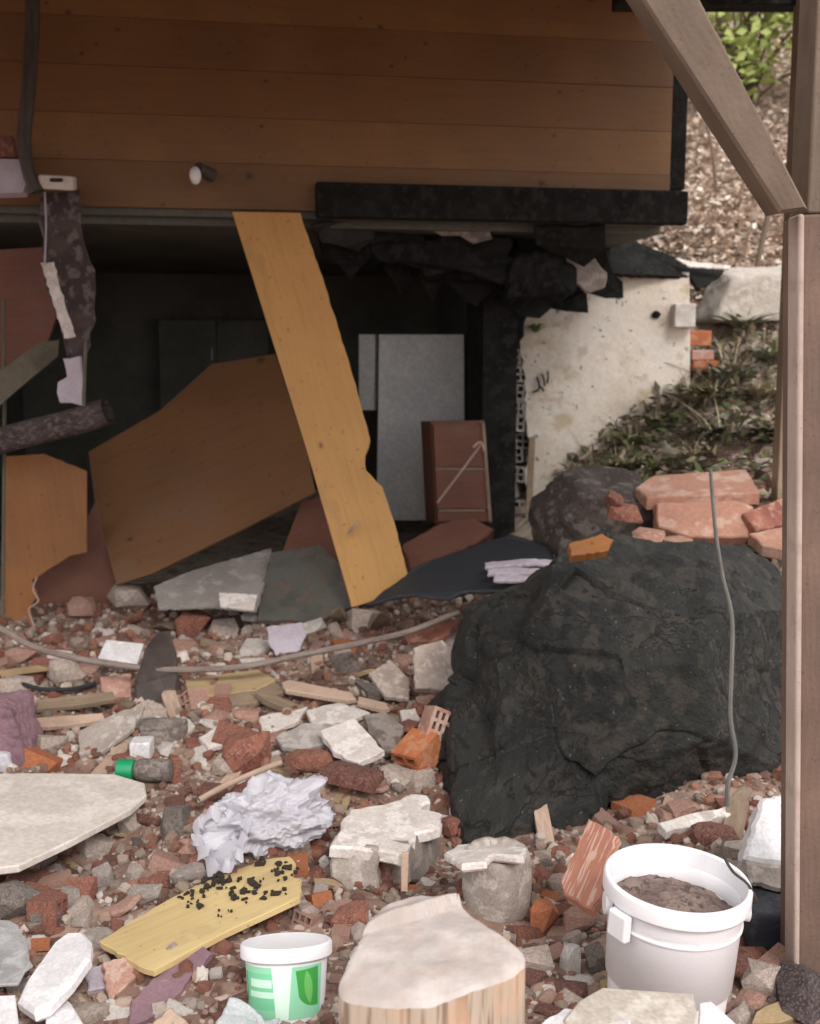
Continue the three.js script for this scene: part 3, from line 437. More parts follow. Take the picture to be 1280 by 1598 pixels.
{
  const w = thing('brick_chunk', 'fallen chunk of pink brickwork on the slope behind the boulder', 'masonry', at(1110, 830, 4.4));
  const bl = [[[992, 760], [1020, 742], [1165, 732], [1186, 768], [1100, 772], [1010, 776]], [[1024, 784], [1150, 780], [1176, 790], [1168, 838], [1080, 838], [1028, 822]], [[1160, 800], [1235, 770], [1240, 812], [1180, 828]], [[1168, 832], [1240, 818], [1240, 862], [1190, 850]]];
  const T3 = [[[992, 776, 4.25], [1186, 768, 4.3], [1020, 742, 4.55]], [[1018, 778, 4.25], [1180, 772, 4.3], [1022, 822, 4.15]], [[1160, 800, 4.2], [1235, 770, 4.4], [1180, 828, 4.12]], [[1168, 832, 4.1], [1240, 818, 4.15], [1190, 850, 4.0]]];
  bl.forEach((p, i) => part(w, 'brick', board(p, T3[i], [0.055, 0.06, 0.045, 0.05][i], i === 2 ? mat.brick : mat.masonry, { seed: 60 + i, jag: 0.007, step: 0.03, bevel: 0.005 })));
}
{
  const m = new THREE.Mesh(boulder([[0, 1, 0.3, 0.16], [-1, 0.4, 0.1, 0.26], [1, 0, 0, 0.3], [0, 0.1, 1, 0.22], [0, -1, 0, 0.2], [0, 0, -1, 0.2]], 2.2, 36, 0.03), mat.pale2 = M(mottle([[0.45, 0.40, 0.35], [0.36, 0.31, 0.27], [0.5, 0.45, 0.4]], 0.6, 4, 151), { bumpScale: 0.006 }));
  m.position.copy(ground(1168, 480)).add(V(0.02, 0.07, 0.05)); m.scale.set(0.86, 0.8, 0.86); solo('pale_boulder', 'pale grey boulder on the slope right of the black roof sheet', 'boulder', m);
}
solo('hanging_wire', 'long grey wire hanging down over the huge boulder near the post', 'wire', tube([at(1109, 735, 4.0), at(1117, 830, 3.5), at(1128, 900, 3.1), at(1143, 975, 2.84), at(1141, 1060, 2.8), at(1140, 1120, 2.78), at(1148, 1180, 2.76), at(1136, 1225, 2.74), at(1135, 1258, 2.74)], 0.0062, M(mottle([[0.22, 0.21, 0.19], [0.13, 0.12, 0.11]], 0.2, 5, 155), {}), 90, 8));

// ------------------------------------------------------------------ porch post and brace at the right
{
  const p = thing('porch_post', 'reddish brown wooden porch post with diagonal brace at the right edge', 'post', at(1280, 1590, 2.05));
  const bx = (x0, x1, d, y0, y1, dep, m, rz = 0) => { const a = at(x0, 900, d), b = at(x1, 900, d); const q = new THREE.Mesh(boxUV(new RoundedBoxGeometry(b.x - a.x, y1 - y0, dep, 3, 0.006).toNonIndexed()), m); q.geometry.attributes.uv.array.forEach((_, i, A) => { if (i % 2 === 0) { const t = A[i]; A[i] = A[i + 1]; A[i + 1] = t; } }); q.position.set((a.x + b.x) / 2, (y0 + y1) / 2, -d - dep / 2); q.rotation.z = rz; return q; };
  const yj = at(1240, 332, 2.1).y;
  part(p, 'post_lower', bx(1252, 1342, 2.1, 0, yj, 0.11, mat.post, 0.043));
  part(p, 'corner_trim', bx(1246, 1256, 2.09, 0.02, yj - 0.002, 0.06, mat.edge, 0.043));
  part(p, 'post_upper', bx(1232, 1322, 2.13, yj + 0.002, 2.75, 0.10, mat.brace));
  const br = board([[945, -90], [1035, -115], [1262, 326], [1218, 333]], [[960, -60, 2.0], [1262, 320, 2.03], [1045, -80, 2.0]], 0.085, mat.brace, { grain: [1, 2], ko: false, bevel: 0.006 });
  part(p, 'brace', br);
  solo('rear_post', 'narrow greenish brown post standing further back beside the green shrub', 'post', (() => { const q = bx(1207, 1239, 4.4, 0.3, 3.4, 0.08, mat.oldwood); return q; })());
  const tb = new THREE.Mesh(boxUV(new RoundedBoxGeometry(3.2, 0.14, 0.12, 2, 0.006).toNonIndexed()), mat.brace); tb.position.set(0.2, 2.55, -2.22); part(p, 'top_beam', tb);
  solo('far_beam', 'dark roof beam crossing above the green shrub at top right', 'beam', (() => { const q = new THREE.Mesh(boxUV(new RoundedBoxGeometry(1.4, 0.12, 0.1, 2, 0.006).toNonIndexed()), mat.char); q.position.copy(at(1240, -12, 4.5)); return q; })());
}

// ------------------------------------------------------------------ foreground objects
// tree stump
{
  const base = at(672, 1492, 1.6), cx = base.x, cz = base.z, top = 0.40;
  const st = thing('tree_stump', 'pale sawn tree stump in the bottom centre of the rubble', 'stump', V(cx, 0, cz));
  const OUT = [[522, 1533], [545, 1490], [575, 1446], [596, 1406], [650, 1392], [705, 1399], [732, 1422], [776, 1450], [814, 1474], [824, 1494], [800, 1516], [740, 1540], [680, 1556], [620, 1557], [560, 1551]].map(([x, y]) => { const q = ray(x, y); q.multiplyScalar((top - 1.3) / q.y); return [q.x - cx, -cz + q.z]; });
  const r0 = a => { const c = Math.cos(a), s = Math.sin(a); let m = 0.14; for (let i = 0; i < OUT.length; i++) { const [x1, y1] = OUT[i], [x2, y2] = OUT[(i + 1) % OUT.length], dx = x2 - x1, dy = y2 - y1, det = -c * dy + s * dx; if (Math.abs(det) < 1e-9) continue; const t = (-x1 * dy + y1 * dx) / det, u = (c * y1 - s * x1) / det; if (t > 0 && u >= 0 && u <= 1) m = t; } return m; };
  const N = 160, rad = a => { let r = 0; for (let k = -3; k <= 3; k++) r += r0(a + k * 0.035) / 7; const s = Math.sin(a), c = Math.cos(a); return r + 0.0025 * n3(6 * c, 6 * s, 2.2) + 0.002 * n3(22 * c, 22 * s, 5.2); };
  const hgt = (x, z) => { let h = top + 0.004 * fbm3(x * 25, 1, z * 25, 3) + 0.012 * fbm3(x * 8, 4, z * 8, 2) - 0.12 * Math.max(0, Math.hypot(x, z) - 0.075) ** 2 / 0.07; const ridge = -z - 0.085 - 0.58 * x; h += 0.02 * sst(-0.003, 0.004, ridge) * sst(0.16, 0.05, Math.abs(x)) - 0.012 * sst(0.0, 0.06, ridge); return h; };
  const tp = [], tu = [], ti = [], K = 26;
  for (let k = 0; k <= K; k++) for (let i = 0; i <= N; i++) { const a = i / N * 2 * Math.PI, f = k / K, r = rad(a) * f * (k === K ? 1 : 1), x = r * Math.cos(a), z = r * Math.sin(a) * 1.0; tp.push(x, hgt(x, z) - (k === K ? 0.004 : 0), z); tu.push(x, z); }
  for (let k = 0; k < K; k++) for (let i = 0; i < N; i++) { const a = k * (N + 1) + i; ti.push(a, a + 1, a + N + 1, a + 1, a + N + 2, a + N + 1); }
  const tg = new THREE.BufferGeometry(); tg.setAttribute('position', new THREE.Float32BufferAttribute(tp, 3)); tg.setAttribute('uv', new THREE.Float32BufferAttribute(tu, 2)); tg.setIndex(ti); tg.computeVertexNormals();
  const rings = tex(512, 0.4, (u, v) => { const x = u - 0.5, y = v - 0.5, r = Math.hypot(x * 1.1, y), s = 0.5 + 0.5 * Math.sin(r * 190 + 6 * fv(u, v, 5, 5, 3, 161)); const saw = fv(u, v, 90, 8, 3, 167), bl = fv(u, v, 6, 6, 5, 171); let c = mix3([0.37, 0.32, 0.295], [0.50, 0.445, 0.42], sst(0.3, 0.7, bl)); c = mix3(c, [0.46, 0.34, 0.29], 0.05 * s + 0.3 * sst(0.55, 0.75, saw) + 0.3 * sst(0.6, 0.72, fv(u, v, 14, 14, 4, 173))); return c; }); rings.offset.set(0.5, 0.5);
  const tm = new THREE.Mesh(tg, M(rings, { bumpScale: 0.002 })); tm.position.set(cx, 0, cz); part(st, 'cut_face', tm);
  const sp = [], su = [], si = [], J = 24;
  for (let j = 0; j <= J; j++) for (let i = 0; i <= N; i++) { const a = i / N * 2 * Math.PI, f = j / J, r = rad(a), x = r * Math.cos(a), z = r * Math.sin(a), y0 = hgt(x, z) - 0.004, y = lerp(y0, -0.05, f), fl = 1 + 0.05 * f * f + 0.012 * n3(14 * Math.cos(a), y * 3, 14 * Math.sin(a)) * Math.min(1, f * 6); sp.push(x * fl, y, z * fl); su.push(a * 0.142, y); }
  for (let j = 0; j < J; j++) for (let i = 0; i < N; i++) { const a = j * (N + 1) + i; si.push(a, a + 1, a + N + 1, a + 1, a + N + 2, a + N + 1); }
  const sg = new THREE.BufferGeometry(); sg.setAttribute('position', new THREE.Float32BufferAttribute(sp, 3)); sg.setAttribute('uv', new THREE.Float32BufferAttribute(su, 2)); sg.setIndex(si); sg.computeVertexNormals();
  const sideT = tex(512, 0.45, (u, v) => { const s = fv(u, v, 46, 3, 4, 181), b = fv(u, v, 5, 3, 4, 187); let c = mix3([0.52, 0.43, 0.35], [0.40, 0.31, 0.235], b); c = mix3(c, [0.24, 0.17, 0.12], sst(0.54, 0.72, s)); return mix3(c, [0.58, 0.36, 0.24], 0.6 * sst(0.62, 0.75, fv(u, v, 6, 3, 3, 193))); });
  const sm = new THREE.Mesh(sg, M(sideT, { side: THREE.DoubleSide, bumpMap: gtex(256, 0.45, (u, v) => fv(u, v, 46, 3, 4, 181)), bumpScale: -0.006 })); sm.position.set(cx, 0, cz); part(st, 'side_wood', sm);
  keepout.push([[520, 1598], [520, 1540], [600, 1395], [710, 1395], [822, 1480], [826, 1598]]);
}
// bucket of soil
{
  const c = at(1043, 1360, 2.05), rimY = c.y, hB = 0.33, g0 = V(c.x, rimY - hB, c.z);
  const b = thing('white_bucket', 'large white plastic bucket filled with brown soil at bottom right', 'bucket', g0); b.rotation.set(0.03, 0, -0.05); b.scale.setScalar(0.985);
  const L = (pts, m, n) => { const q = new THREE.Mesh(new THREE.LatheGeometry(pts.map(p => new THREE.Vector2(...p)), 96), m); q.name = n; b.add(shadows(q)); return q; };
  const body = L([[0.001, 0], [0.108, 0], [0.114, 0.005], [0.128, 0.24], [0.1285, 0.245], [0.134, 0.248], [0.1345, 0.254], [0.130, 0.257], [0.1325, 0.29], [0.143, 0.292], [0.1455, 0.297], [0.1455, 0.324], [0.142, 0.330], [0.137, 0.330], [0.134, 0.326], [0.126, 0.12], [0.001, 0.12]], mat.plastic, 'body');
  { const u = body.geometry.attributes.uv, P = body.geometry.attributes.position; for (let i = 0; i < u.count; i++) u.setXY(i, u.getX(i) * 0.8, P.getY(i)); }
  const sgp = []; const sg = new THREE.CircleGeometry(0.131, 64, 0, Math.PI * 2); { let g = new THREE.RingGeometry(0.0005, 0.1318, 72, 24); g.rotateX(-Math.PI / 2); const P = g.attributes.position; for (let i = 0; i < P.count; i++) { const x = P.getX(i), z = P.getZ(i); P.setY(i, 0.272 - 0.13 * x * 0.4 + 0.018 * fbm3(x * 16, 2, z * 16, 4) + 0.012 * fbm3(x * 50, 2, z * 50, 3) + 0.03 * (1 - (x * x + z * z) / 0.017) * 0.6 - 0.012); } g.computeVertexNormals(); const m = new THREE.Mesh(boxUV(g.toNonIndexed()), M(mottle([[0.145, 0.098, 0.085], [0.22, 0.16, 0.14], [0.09, 0.06, 0.05]], 0.2, 5, 197), { bumpScale: 0.01 })); m.name = 'soil'; b.add(shadows(m)); }
  const hd = new THREE.Mesh(new THREE.TubeGeometry(new THREE.CatmullRomCurve3([V(0.147, 0.285, 0.0), V(0.152, 0.30, 0.03), V(0.128, 0.34, 0.035), V(0.105, 0.352, 0.01), V(0.098, 0.372, -0.045), V(0.11, 0.385, -0.07)]), 40, 0.003, 8), mat.darkmetal); hd.name = 'handle'; b.add(shadows(hd));
  for (const s of [-1, 1]) { const e = new THREE.Mesh(new THREE.CylinderGeometry(0.022, 0.024, 0.012, 20), mat.plastic); e.rotation.z = Math.PI / 2; e.position.set(s * 0.138, 0.272, 0.01); e.name = 'handle_lug'; b.add(shadows(e)); }
  const lug = new THREE.Mesh(boxUV(new RoundedBoxGeometry(0.05, 0.055, 0.02, 3, 0.006).toNonIndexed()), mat.plastic); lug.position.set(-0.125, 0.262, 0.075); lug.rotation.y = -1.0; lug.name = 'handle_lug'; b.add(shadows(lug));
  keepout.push([[938, 1340], [1060, 1310], [1175, 1350], [1165, 1560], [950, 1560]]);
}
// green labelled tub
{
  const c = at(450, 1464, 2.1), h = 0.155; const b = thing('paint_tub', 'small white tub with green label left of the stump', 'tub', V(c.x, c.y - h, c.z)); b.rotation.set(-0.33, 0, 0.03); b.position.z += 0.045;
  const L = (pts, m, n) => { const q = new THREE.Mesh(new THREE.LatheGeometry(pts.map(p => new THREE.Vector2(...p)), 72), m); q.name = n; b.add(shadows(q)); return q; };
  L([[0.001, 0], [0.071, 0], [0.075, 0.004], [0.0845, 0.145], [0.083, 0.147], [0.001, 0.147]], mat.plastic, 'body');
  L([[0.084, 0.128], [0.090, 0.126], [0.0935, 0.130], [0.0935, 0.150], [0.091, 0.1545], [0.085, 0.156], [0.080, 0.151], [0.001, 0.150]], mat.plastic, 'lid');
  const cv = document.createElement('canvas'); cv.width = 512; cv.height = 256; const x = cv.getContext('2d');
  x.fillStyle = '#8fd0ab'; x.fillRect(0, 0, 512, 256); x.fillStyle = '#79c79d'; x.fillRect(20, 30, 210, 180); x.fillStyle = '#c9ecd6'; x.fillRect(60, 60, 150, 40); x.fillRect(50, 120, 170, 30);
  x.fillStyle = '#d6f0df'; x.beginPath(); x.moveTo(210, 0); x.lineTo(320, 0); x.lineTo(300, 256); x.lineTo(230, 256); x.fill(); x.fillStyle = '#3f9c45'; x.beginPath(); x.moveTo(340, 20); x.lineTo(480, 10); x.lineTo(490, 200); x.quadraticCurveTo(400, 210, 360, 150); x.fill(); x.fillStyle = '#6cbc62'; x.beginPath(); x.moveTo(400, 20); x.quadraticCurveTo(470, 90, 430, 190); x.quadraticCurveTo(370, 120, 400, 20); x.fill(); x.fillStyle = '#3aa06b'; x.fillRect(0, 30, 22, 150); x.fillStyle = '#7fc79e'; for (let i = 0; i < 5; i++) x.fillRect(40, 158 + i * 12, 90 + (i * 37) % 70, 4);
  const ct = new THREE.CanvasTexture(cv); ct.colorSpace = THREE.SRGBColorSpace;
  const lg = new THREE.CylinderGeometry(0.0838, 0.0772, 0.098, 64, 1, true, -1.15, 2.3); const lm = new THREE.Mesh(lg, new THREE.MeshPhysicalMaterial({ map: ct, roughness: 0.4, side: THREE.DoubleSide })); lm.position.y = 0.07; lm.rotation.y = -0.05; lm.name = 'label'; b.add(shadows(lm));
  keepout.push([[380, 1445], [522, 1445], [512, 1580], [390, 1580]]);
}
// boards lying on the rubble
solo('white_board', 'large dirty white board lying at left behind the yellow board', 'board', board([[-70, 1208], [60, 1206], [180, 1208], [226, 1222], [229, 1240], [205, 1262], [110, 1312], [30, 1350], [-70, 1362]], [[-70, 1362, 2.42], [229, 1232, 2.95], [-40, 1208, 3.02]], 0.02, mat.whiteboard, { seed: 71, bevel: 0.003 }));
solo('yellow_board', 'yellow painted board scattered with black crumbs beside the plastic bag', 'board', board([[155, 1468], [200, 1440], [260, 1405], [330, 1370], [410, 1342], [452, 1336], [462, 1348], [455, 1368], [471, 1372], [468, 1400], [350, 1455], [240, 1514], [225, 1510]], [[235, 1514], [155, 1468], [462, 1348]], 0.016, mat.yellow, { lift: 0.045, grain: [10, 9], seed: 72, jag: 0.006, step: 0.02, clean: [9, 10] }));
{
  const P3 = [[235, 1514], [155, 1468], [462, 1348]].map(q => ground(q[0], q[1], 0.045)), n = P3[1].clone().sub(P3[0]).cross(P3[2].clone().sub(P3[0])).normalize(), r = rng(9), gs = [];
  const C = [[330, 1382], [345, 1378], [320, 1390], [352, 1384], [310, 1396], [372, 1398], [392, 1392], [400, 1378], [376, 1405], [430, 1362], [446, 1370], [420, 1398], [436, 1392], [290, 1400], [300, 1414], [410, 1345], [442, 1352], [404, 1386], [338, 1370], [326, 1376], [350, 1428], [362, 1374], [455, 1360]];
  for (const [x, y] of C) for (let k = 0; k < 5; k++) { const rx = x + (r() - 0.5) * 26, ry = y + (r() - 0.5) * 12, q = ray(rx, ry), t = P3[0].clone().sub(camera.position).dot(n) / q.dot(n), p = q.multiplyScalar(t).add(camera.position).add(V(0, 0.004, 0)); const g = lumps[Math.floor(r() * 18)].clone(); { const e = 0.25 + 1.1 * r() * r(); g.scale(0.024 * e * (0.5 + r()), 0.01 * (0.3 + e), 0.015 * e); } g.rotateY(r() * 6); g.translate(p.x, p.y, p.z); gs.push(g); }
  solo('black_crumbs', 'black crumbs of dirt strewn over the right half of the yellow board', 'crumbs', new THREE.Mesh(BGU.mergeGeometries(gs), M(mottle([[0.05, 0.035, 0.022], [0.03, 0.02, 0.014]], 0.2, 5, 199), {})), null, 'stuff');
}
// plastic bag
{
  const c = ground(410, 1320); let g = new THREE.IcosahedronGeometry(1, 48); g.deleteAttribute('normal'); g.deleteAttribute('uv'); g = BGU.mergeVertices(g, 1e-5); const P = g.attributes.position;
  for (let i = 0; i < P.count; i++) { let x = P.getX(i), y = P.getY(i), z = P.getZ(i); const f = 1 - Math.abs(2 * fbm3(x * 1.3 + 4, y * 1.3, z * 1.3, 3)), f2 = 1 - Math.abs(2.4 * fbm3(x * 3.1, y * 3.1 + 9, z * 3.1, 3)); const f3 = Math.abs(fbm3(x * 2.3 + 2 * y, y * 1.1 + 5, z * 2.3, 2)); let r = 0.70 + 0.42 * (f - 0.6) + 0.07 * Math.pow(Math.max(0, f2), 3) - 0.16 * f3; const pk = (a, b, cc, h, w) => { const d = (x - a) ** 2 + (y - b) ** 2 + (z - cc) ** 2; r += h * Math.exp(-d / w); }; pk(0.7, 0.65, 0.1, 0.38, 0.05); pk(0.05, 0.9, -0.1, 0.3, 0.05); pk(-0.85, -0.1, 0.5, 0.3, 0.09); pk(0.3, 0.85, 0.2, 0.22, 0.03); P.setXYZ(i, x * r, Math.max(-0.55, y * r), z * r); }
  g.computeVertexNormals(); g = boxUV(g.toNonIndexed());
  const bag = thing('plastic_bag', 'crumpled white plastic bag lying behind the yellow board', 'bag', c.clone());
  const m = new THREE.Mesh(g, mat.bag); m.scale.set(0.195, 0.115, 0.13); m.position.copy(c).add(V(0.015, 0.065, -0.02)); m.rotation.z = 0.18; part(bag, 'sack', m);
  const lp = (pts, w) => { const cv = new THREE.CatmullRomCurve3(pts, true), p = [], uv = [], ix = [], n = 60, ctr = pts.reduce((s, a) => s.add(a), V(0, 0, 0)).multiplyScalar(1 / pts.length); for (let i = 0; i <= n; i++) { const a = cv.getPoint(i / n), o = a.clone().sub(ctr).normalize(); for (const k of [-1, 0, 1]) { const e = w * k * (1 + 0.5 * Math.sin(i * 1.3)), y = 0.012 * Math.sin(i * 0.9 + k * 2) + (k ? 0 : 0.012); p.push(a.x + o.x * e, a.y + o.y * e + y, a.z + o.z * e); uv.push(i / n, k); } if (i < n) for (const k of [0, 1]) { const b = i * 3 + k; ix.push(b, b + 1, b + 3, b + 1, b + 4, b + 3); } } const g = new THREE.BufferGeometry(); g.setAttribute('position', new THREE.Float32BufferAttribute(p, 3)); g.setAttribute('uv', new THREE.Float32BufferAttribute(uv, 2)); g.setIndex(ix); g.computeVertexNormals(); return new THREE.Mesh(g, mat.bag); };
  const gp = (x, y, l) => ground(x, y, l);
  part(bag, 'handle', lp([gp(365, 1275, 0.09), gp(330, 1270, 0.1), gp(308, 1295, 0.09), gp(318, 1335, 0.05), gp(345, 1356, 0.04), gp(368, 1340, 0.06), gp(380, 1305, 0.09)], 0.016));
  part(bag, 'torn_tail', board([[322, 1310], [360, 1300], [384, 1316], [372, 1352], [345, 1362], [330, 1345]], [gp(322, 1310, 0.03), gp(384, 1316, 0.07), gp(345, 1362, 0.02)], 0.004, mat.bag, { seed: 73, warp: 0.06, jag: 0.012 }));
  keepout.push([[305, 1290], [360, 1240], [500, 1220], [522, 1290], [460, 1330], [350, 1362]]);
}
// concrete topped block
{
  const g = ground(600, 1392); const D = -g.z; const b = thing('broken_block', 'broken wall block with pale concrete cap and hook behind the stump', 'block', g);
  part(b, 'concrete_cap', board([[515, 1320], [545, 1262], [600, 1254], [640, 1238], [668, 1240], [672, 1250], [655, 1262], [690, 1268], [688, 1290], [650, 1300], [630, 1335], [590, 1325]], [[515, 1320, D + -0.010], [630, 1335, D + -0.030], [640, 1240, D + 0.320]], 0.035, mat.pale, { seed: 74, jag: 0.012, bevel: 0.006 }));
  part(b, 'block_face', board([[517, 1318], [590, 1324], [592, 1390], [540, 1392], [516, 1370]], [[517, 1318, D + 0.000], [590, 1324, D + -0.010], [516, 1370, D + -0.010]], 0.08, mat.concrete, { seed: 75, jag: 0.012, bevel: 0.006 }));
  part(b, 'brick_core', board([[586, 1326], [632, 1334], [632, 1390], [588, 1392]], [[586, 1326, D + 0.040], [632, 1334, D + 0.030], [588, 1392, D + 0.030]], 0.09, mat.brickDark, { seed: 76, jag: 0.01, bevel: 0.006 }));
  part(b, 'block_side', board([[636, 1312], [690, 1282], [690, 1340], [660, 1372], [640, 1380]], [[636, 1312, D + 0.030], [690, 1282, D + 0.270], [640, 1380, D + 0.010]], 0.05, mat.concreteDark, { seed: 77, jag: 0.01, bevel: 0.006 }));
  part(b, 'metal_strap', board([[626, 1332], [638, 1330], [636, 1392], [626, 1392]], [[626, 1332, D + -0.045], [638, 1330, D + -0.045], [626, 1392, D + -0.060]], 0.012, mat.palewood, { seed: 78 }));
}
// pale rounded pot
{
  const c = ground(778, 1432); const kp = pxm(c), dz = -c.z; const p = thing('cracked_pot', 'pale grey rounded pot with jagged white rim below the dark boulder', 'pot', c.clone());
  const g = new THREE.LatheGeometry([[0.001, 0.0], [0.085, 0.0], [0.098, 0.03], [0.104, 0.08], [0.104, 0.13], [0.100, 0.165], [0.094, 0.18], [0.07, 0.178], [0.066, 0.15], [0.001, 0.14]].map(q => new THREE.Vector2(...q)), 80); const P = g.attributes.position; for (let i = 0; i < P.count; i++) { const x = P.getX(i), y = P.getY(i), z = P.getZ(i), f = 1 + 0.03 * fbm3(x * 12, y * 12, z * 12, 3); P.setXYZ(i, x * f, y + (y > 0.16 ? 0.006 * n3(x * 30, 1, z * 30) : 0), z * f); } g.computeVertexNormals();
  const uv = g.attributes.uv; for (let i = 0; i < uv.count; i++) uv.setXY(i, uv.getX(i) * 0.65, P.getY(i)); const m = new THREE.Mesh(g, mat.concrete); m.position.copy(p.position).add(V(0, -0.03, -0.06)); m.scale.set(110 / kp / 0.208, 112 / kp / 0.18, 110 / kp / 0.208); m.rotation.y = 0.6; part(p, 'body', m);
  part(p, 'rim_flake', board([[694, 1332], [712, 1318], [760, 1313], [822, 1322], [818, 1336], [770, 1332], [760, 1344], [720, 1348]], [at(694, 1340, dz - 0.03), at(822, 1330, dz - 0.01), at(755, 1313, dz + 0.17)], 0.02, mat.pale, { seed: 79, jag: 0.012, bevel: 0.005 }));
  keepout.push([[695, 1320], [835, 1320], [832, 1430], [720, 1430]]);
}
solo('terracotta_tile', 'red terracotta tile with scored face propped left of the white bucket', 'tile', (() => {
  const sc = tex(512, 0.3, (u, v) => { const s = fv(u, v, 5, 60, 3, 211), b = fv(u, v, 8, 8, 4, 217); let c = mix3([0.43, 0.185, 0.125], [0.34, 0.14, 0.095], b); return mix3(c, [0.52, 0.34, 0.27], sst(0.55, 0.68, s)); });
  return board([[873, 1375], [918, 1276], [964, 1303], [948, 1345], [938, 1390], [922, 1417], [880, 1395]], [[880, 1395, 2.28], [922, 1417, 2.2], [918, 1276, 2.5]], 0.03, M(sc, { bumpScale: 0.003 }), { grain: [0, 1], seed: 80, jag: 0.008, bevel: 0.004 });
})());
solo('white_block', 'white painted block standing behind the post right of the bucket', 'block', board([[1160, 1338], [1188, 1246], [1240, 1232], [1300, 1234], [1300, 1356], [1235, 1352]], [[1160, 1338, 2.35], [1240, 1345, 2.35], [1188, 1246, 2.47]], 0.09, mat.white, { seed: 81, jag: 0.006, bevel: 0.008 }));
solo('shaded_block_foot', 'grey lower part of the white painted block, shade put into its colour', 'block', board([[1166, 1344], [1300, 1360], [1300, 1402], [1240, 1396], [1172, 1380]], [[1166, 1344, 2.34], [1300, 1360, 2.35], [1172, 1380, 2.32]], 0.12, mat.concrete, { seed: 82, jag: 0.006, bevel: 0.008 }));  // foot of the white block, its shade painted as grey
solo('black_bag', 'black plastic scrap in shade right of the white bucket', 'plastic scrap', (() => { const m = new THREE.Mesh(boulder([[0, 1, 0, 0.06], [1, 0, 0, 0.1], [-1, 0, 0, 0.09], [0, 0, 1, 0.08], [0, 0, -1, 0.08], [0, -1, 0, 0.07]], 4.4, 24, 0.03), mat.blackplastic); m.position.copy(ground(1200, 1470)).add(V(0.02, 0.05, 0)); return m; })());
solo('grey_plate', 'flat beige grey plate lying before the white bucket at bottom edge', 'plate', board([[905, 1560], [940, 1540], [1082, 1550], [1088, 1580], [1084, 1625], [900, 1625], [880, 1590]], [[905, 1560, 1.76], [1082, 1550, 1.8], [900, 1625, 1.66]], 0.02, mat.whiteboard2 = M(mottle([[0.47, 0.42, 0.36], [0.40, 0.35, 0.3], [0.52, 0.47, 0.42]], 0.6, 4, 221), { bumpScale: 0.002 }), { seed: 83, bevel: 0.003 }));
solo('white_sheet', 'white torn sheet under the beige plate at bottom edge', 'sheet', board([[840, 1600], [880, 1570], [920, 1572], [985, 1590], [980, 1640], [840, 1640]], [[840, 1600, 1.70], [985, 1590, 1.72], [900, 1640, 1.62]], 0.01, mat.white, { seed: 84, warp: 0.03, jag: 0.008 }));
solo('white_sheet', 'white corner of sheet right of the beige plate at bottom edge', 'sheet', board([[1092, 1565], [1110, 1562], [1150, 1598], [1160, 1640], [1088, 1640]], [[1092, 1565, 1.82], [1150, 1598, 1.76], [1092, 1640, 1.66]], 0.01, mat.white, { seed: 85 }));
solo('white_tray', 'oblong white foam tray tilted at bottom left', 'tray', (() => board([[26, 1560], [40, 1528], [82, 1470], [106, 1453], [130, 1452], [142, 1466], [140, 1492], [112, 1532], [78, 1566], [52, 1578]], [[26, 1560, 1.95], [52, 1578, 1.9], [120, 1452, 2.18]], 0.03, mat.white, { seed: 86, bevel: 0.008 }))());
solo('white_sheet', 'white plastic sheet corner below the foam tray at bottom left', 'sheet', board([[72, 1580], [92, 1552], [112, 1570], [140, 1610], [130, 1650], [70, 1640]], [[72, 1580, 1.95], [112, 1570, 1.95], [100, 1640, 1.8]], 0.008, mat.white, { seed: 87, warp: 0.03 }));
solo('white_sheet', 'white panel corner in the extreme bottom left', 'sheet', board([[-60, 1556], [24, 1552], [30, 1600], [26, 1650], [-60, 1650]], [[-60, 1556, 1.9], [24, 1552, 1.92], [-60, 1650, 1.75]], 0.02, mat.white, { seed: 88 }));
solo('grey_plastic', 'wrinkled translucent grey plastic sheet above the bottom left white panel', 'plastic sheet', board([[-60, 1420], [14, 1432], [40, 1462], [52, 1510], [30, 1545], [-60, 1552]], [[-60, 1420, 2.3], [40, 1450, 2.2], [-60, 1552, 2.0]], 0.008, M(mottle([[0.36, 0.35, 0.35], [0.28, 0.27, 0.27], [0.43, 0.42, 0.42]], 0.4, 4, 225), { roughness: 0.35 }), { seed: 89, warp: 0.08, jag: 0.015 }));
solo('clear_wrap', 'crumpled pale plastic wrap in front of the green labelled tub', 'plastic wrap', (() => { const m = new THREE.Mesh(boulder([[0, 1, 0.2, 0.045], [1, 0, 0, 0.07], [-1, 0, 0, 0.06], [0, 0, 1, 0.06], [0, 0, -1, 0.05], [0, -1, 0, 0.05]], 6.4, 26, 0.05), M(mottle([[0.52, 0.55, 0.56], [0.42, 0.45, 0.46]], 0.3, 4, 227), { roughness: 0.3 })); m.position.copy(at(402, 1622, 1.92)); return m; })());

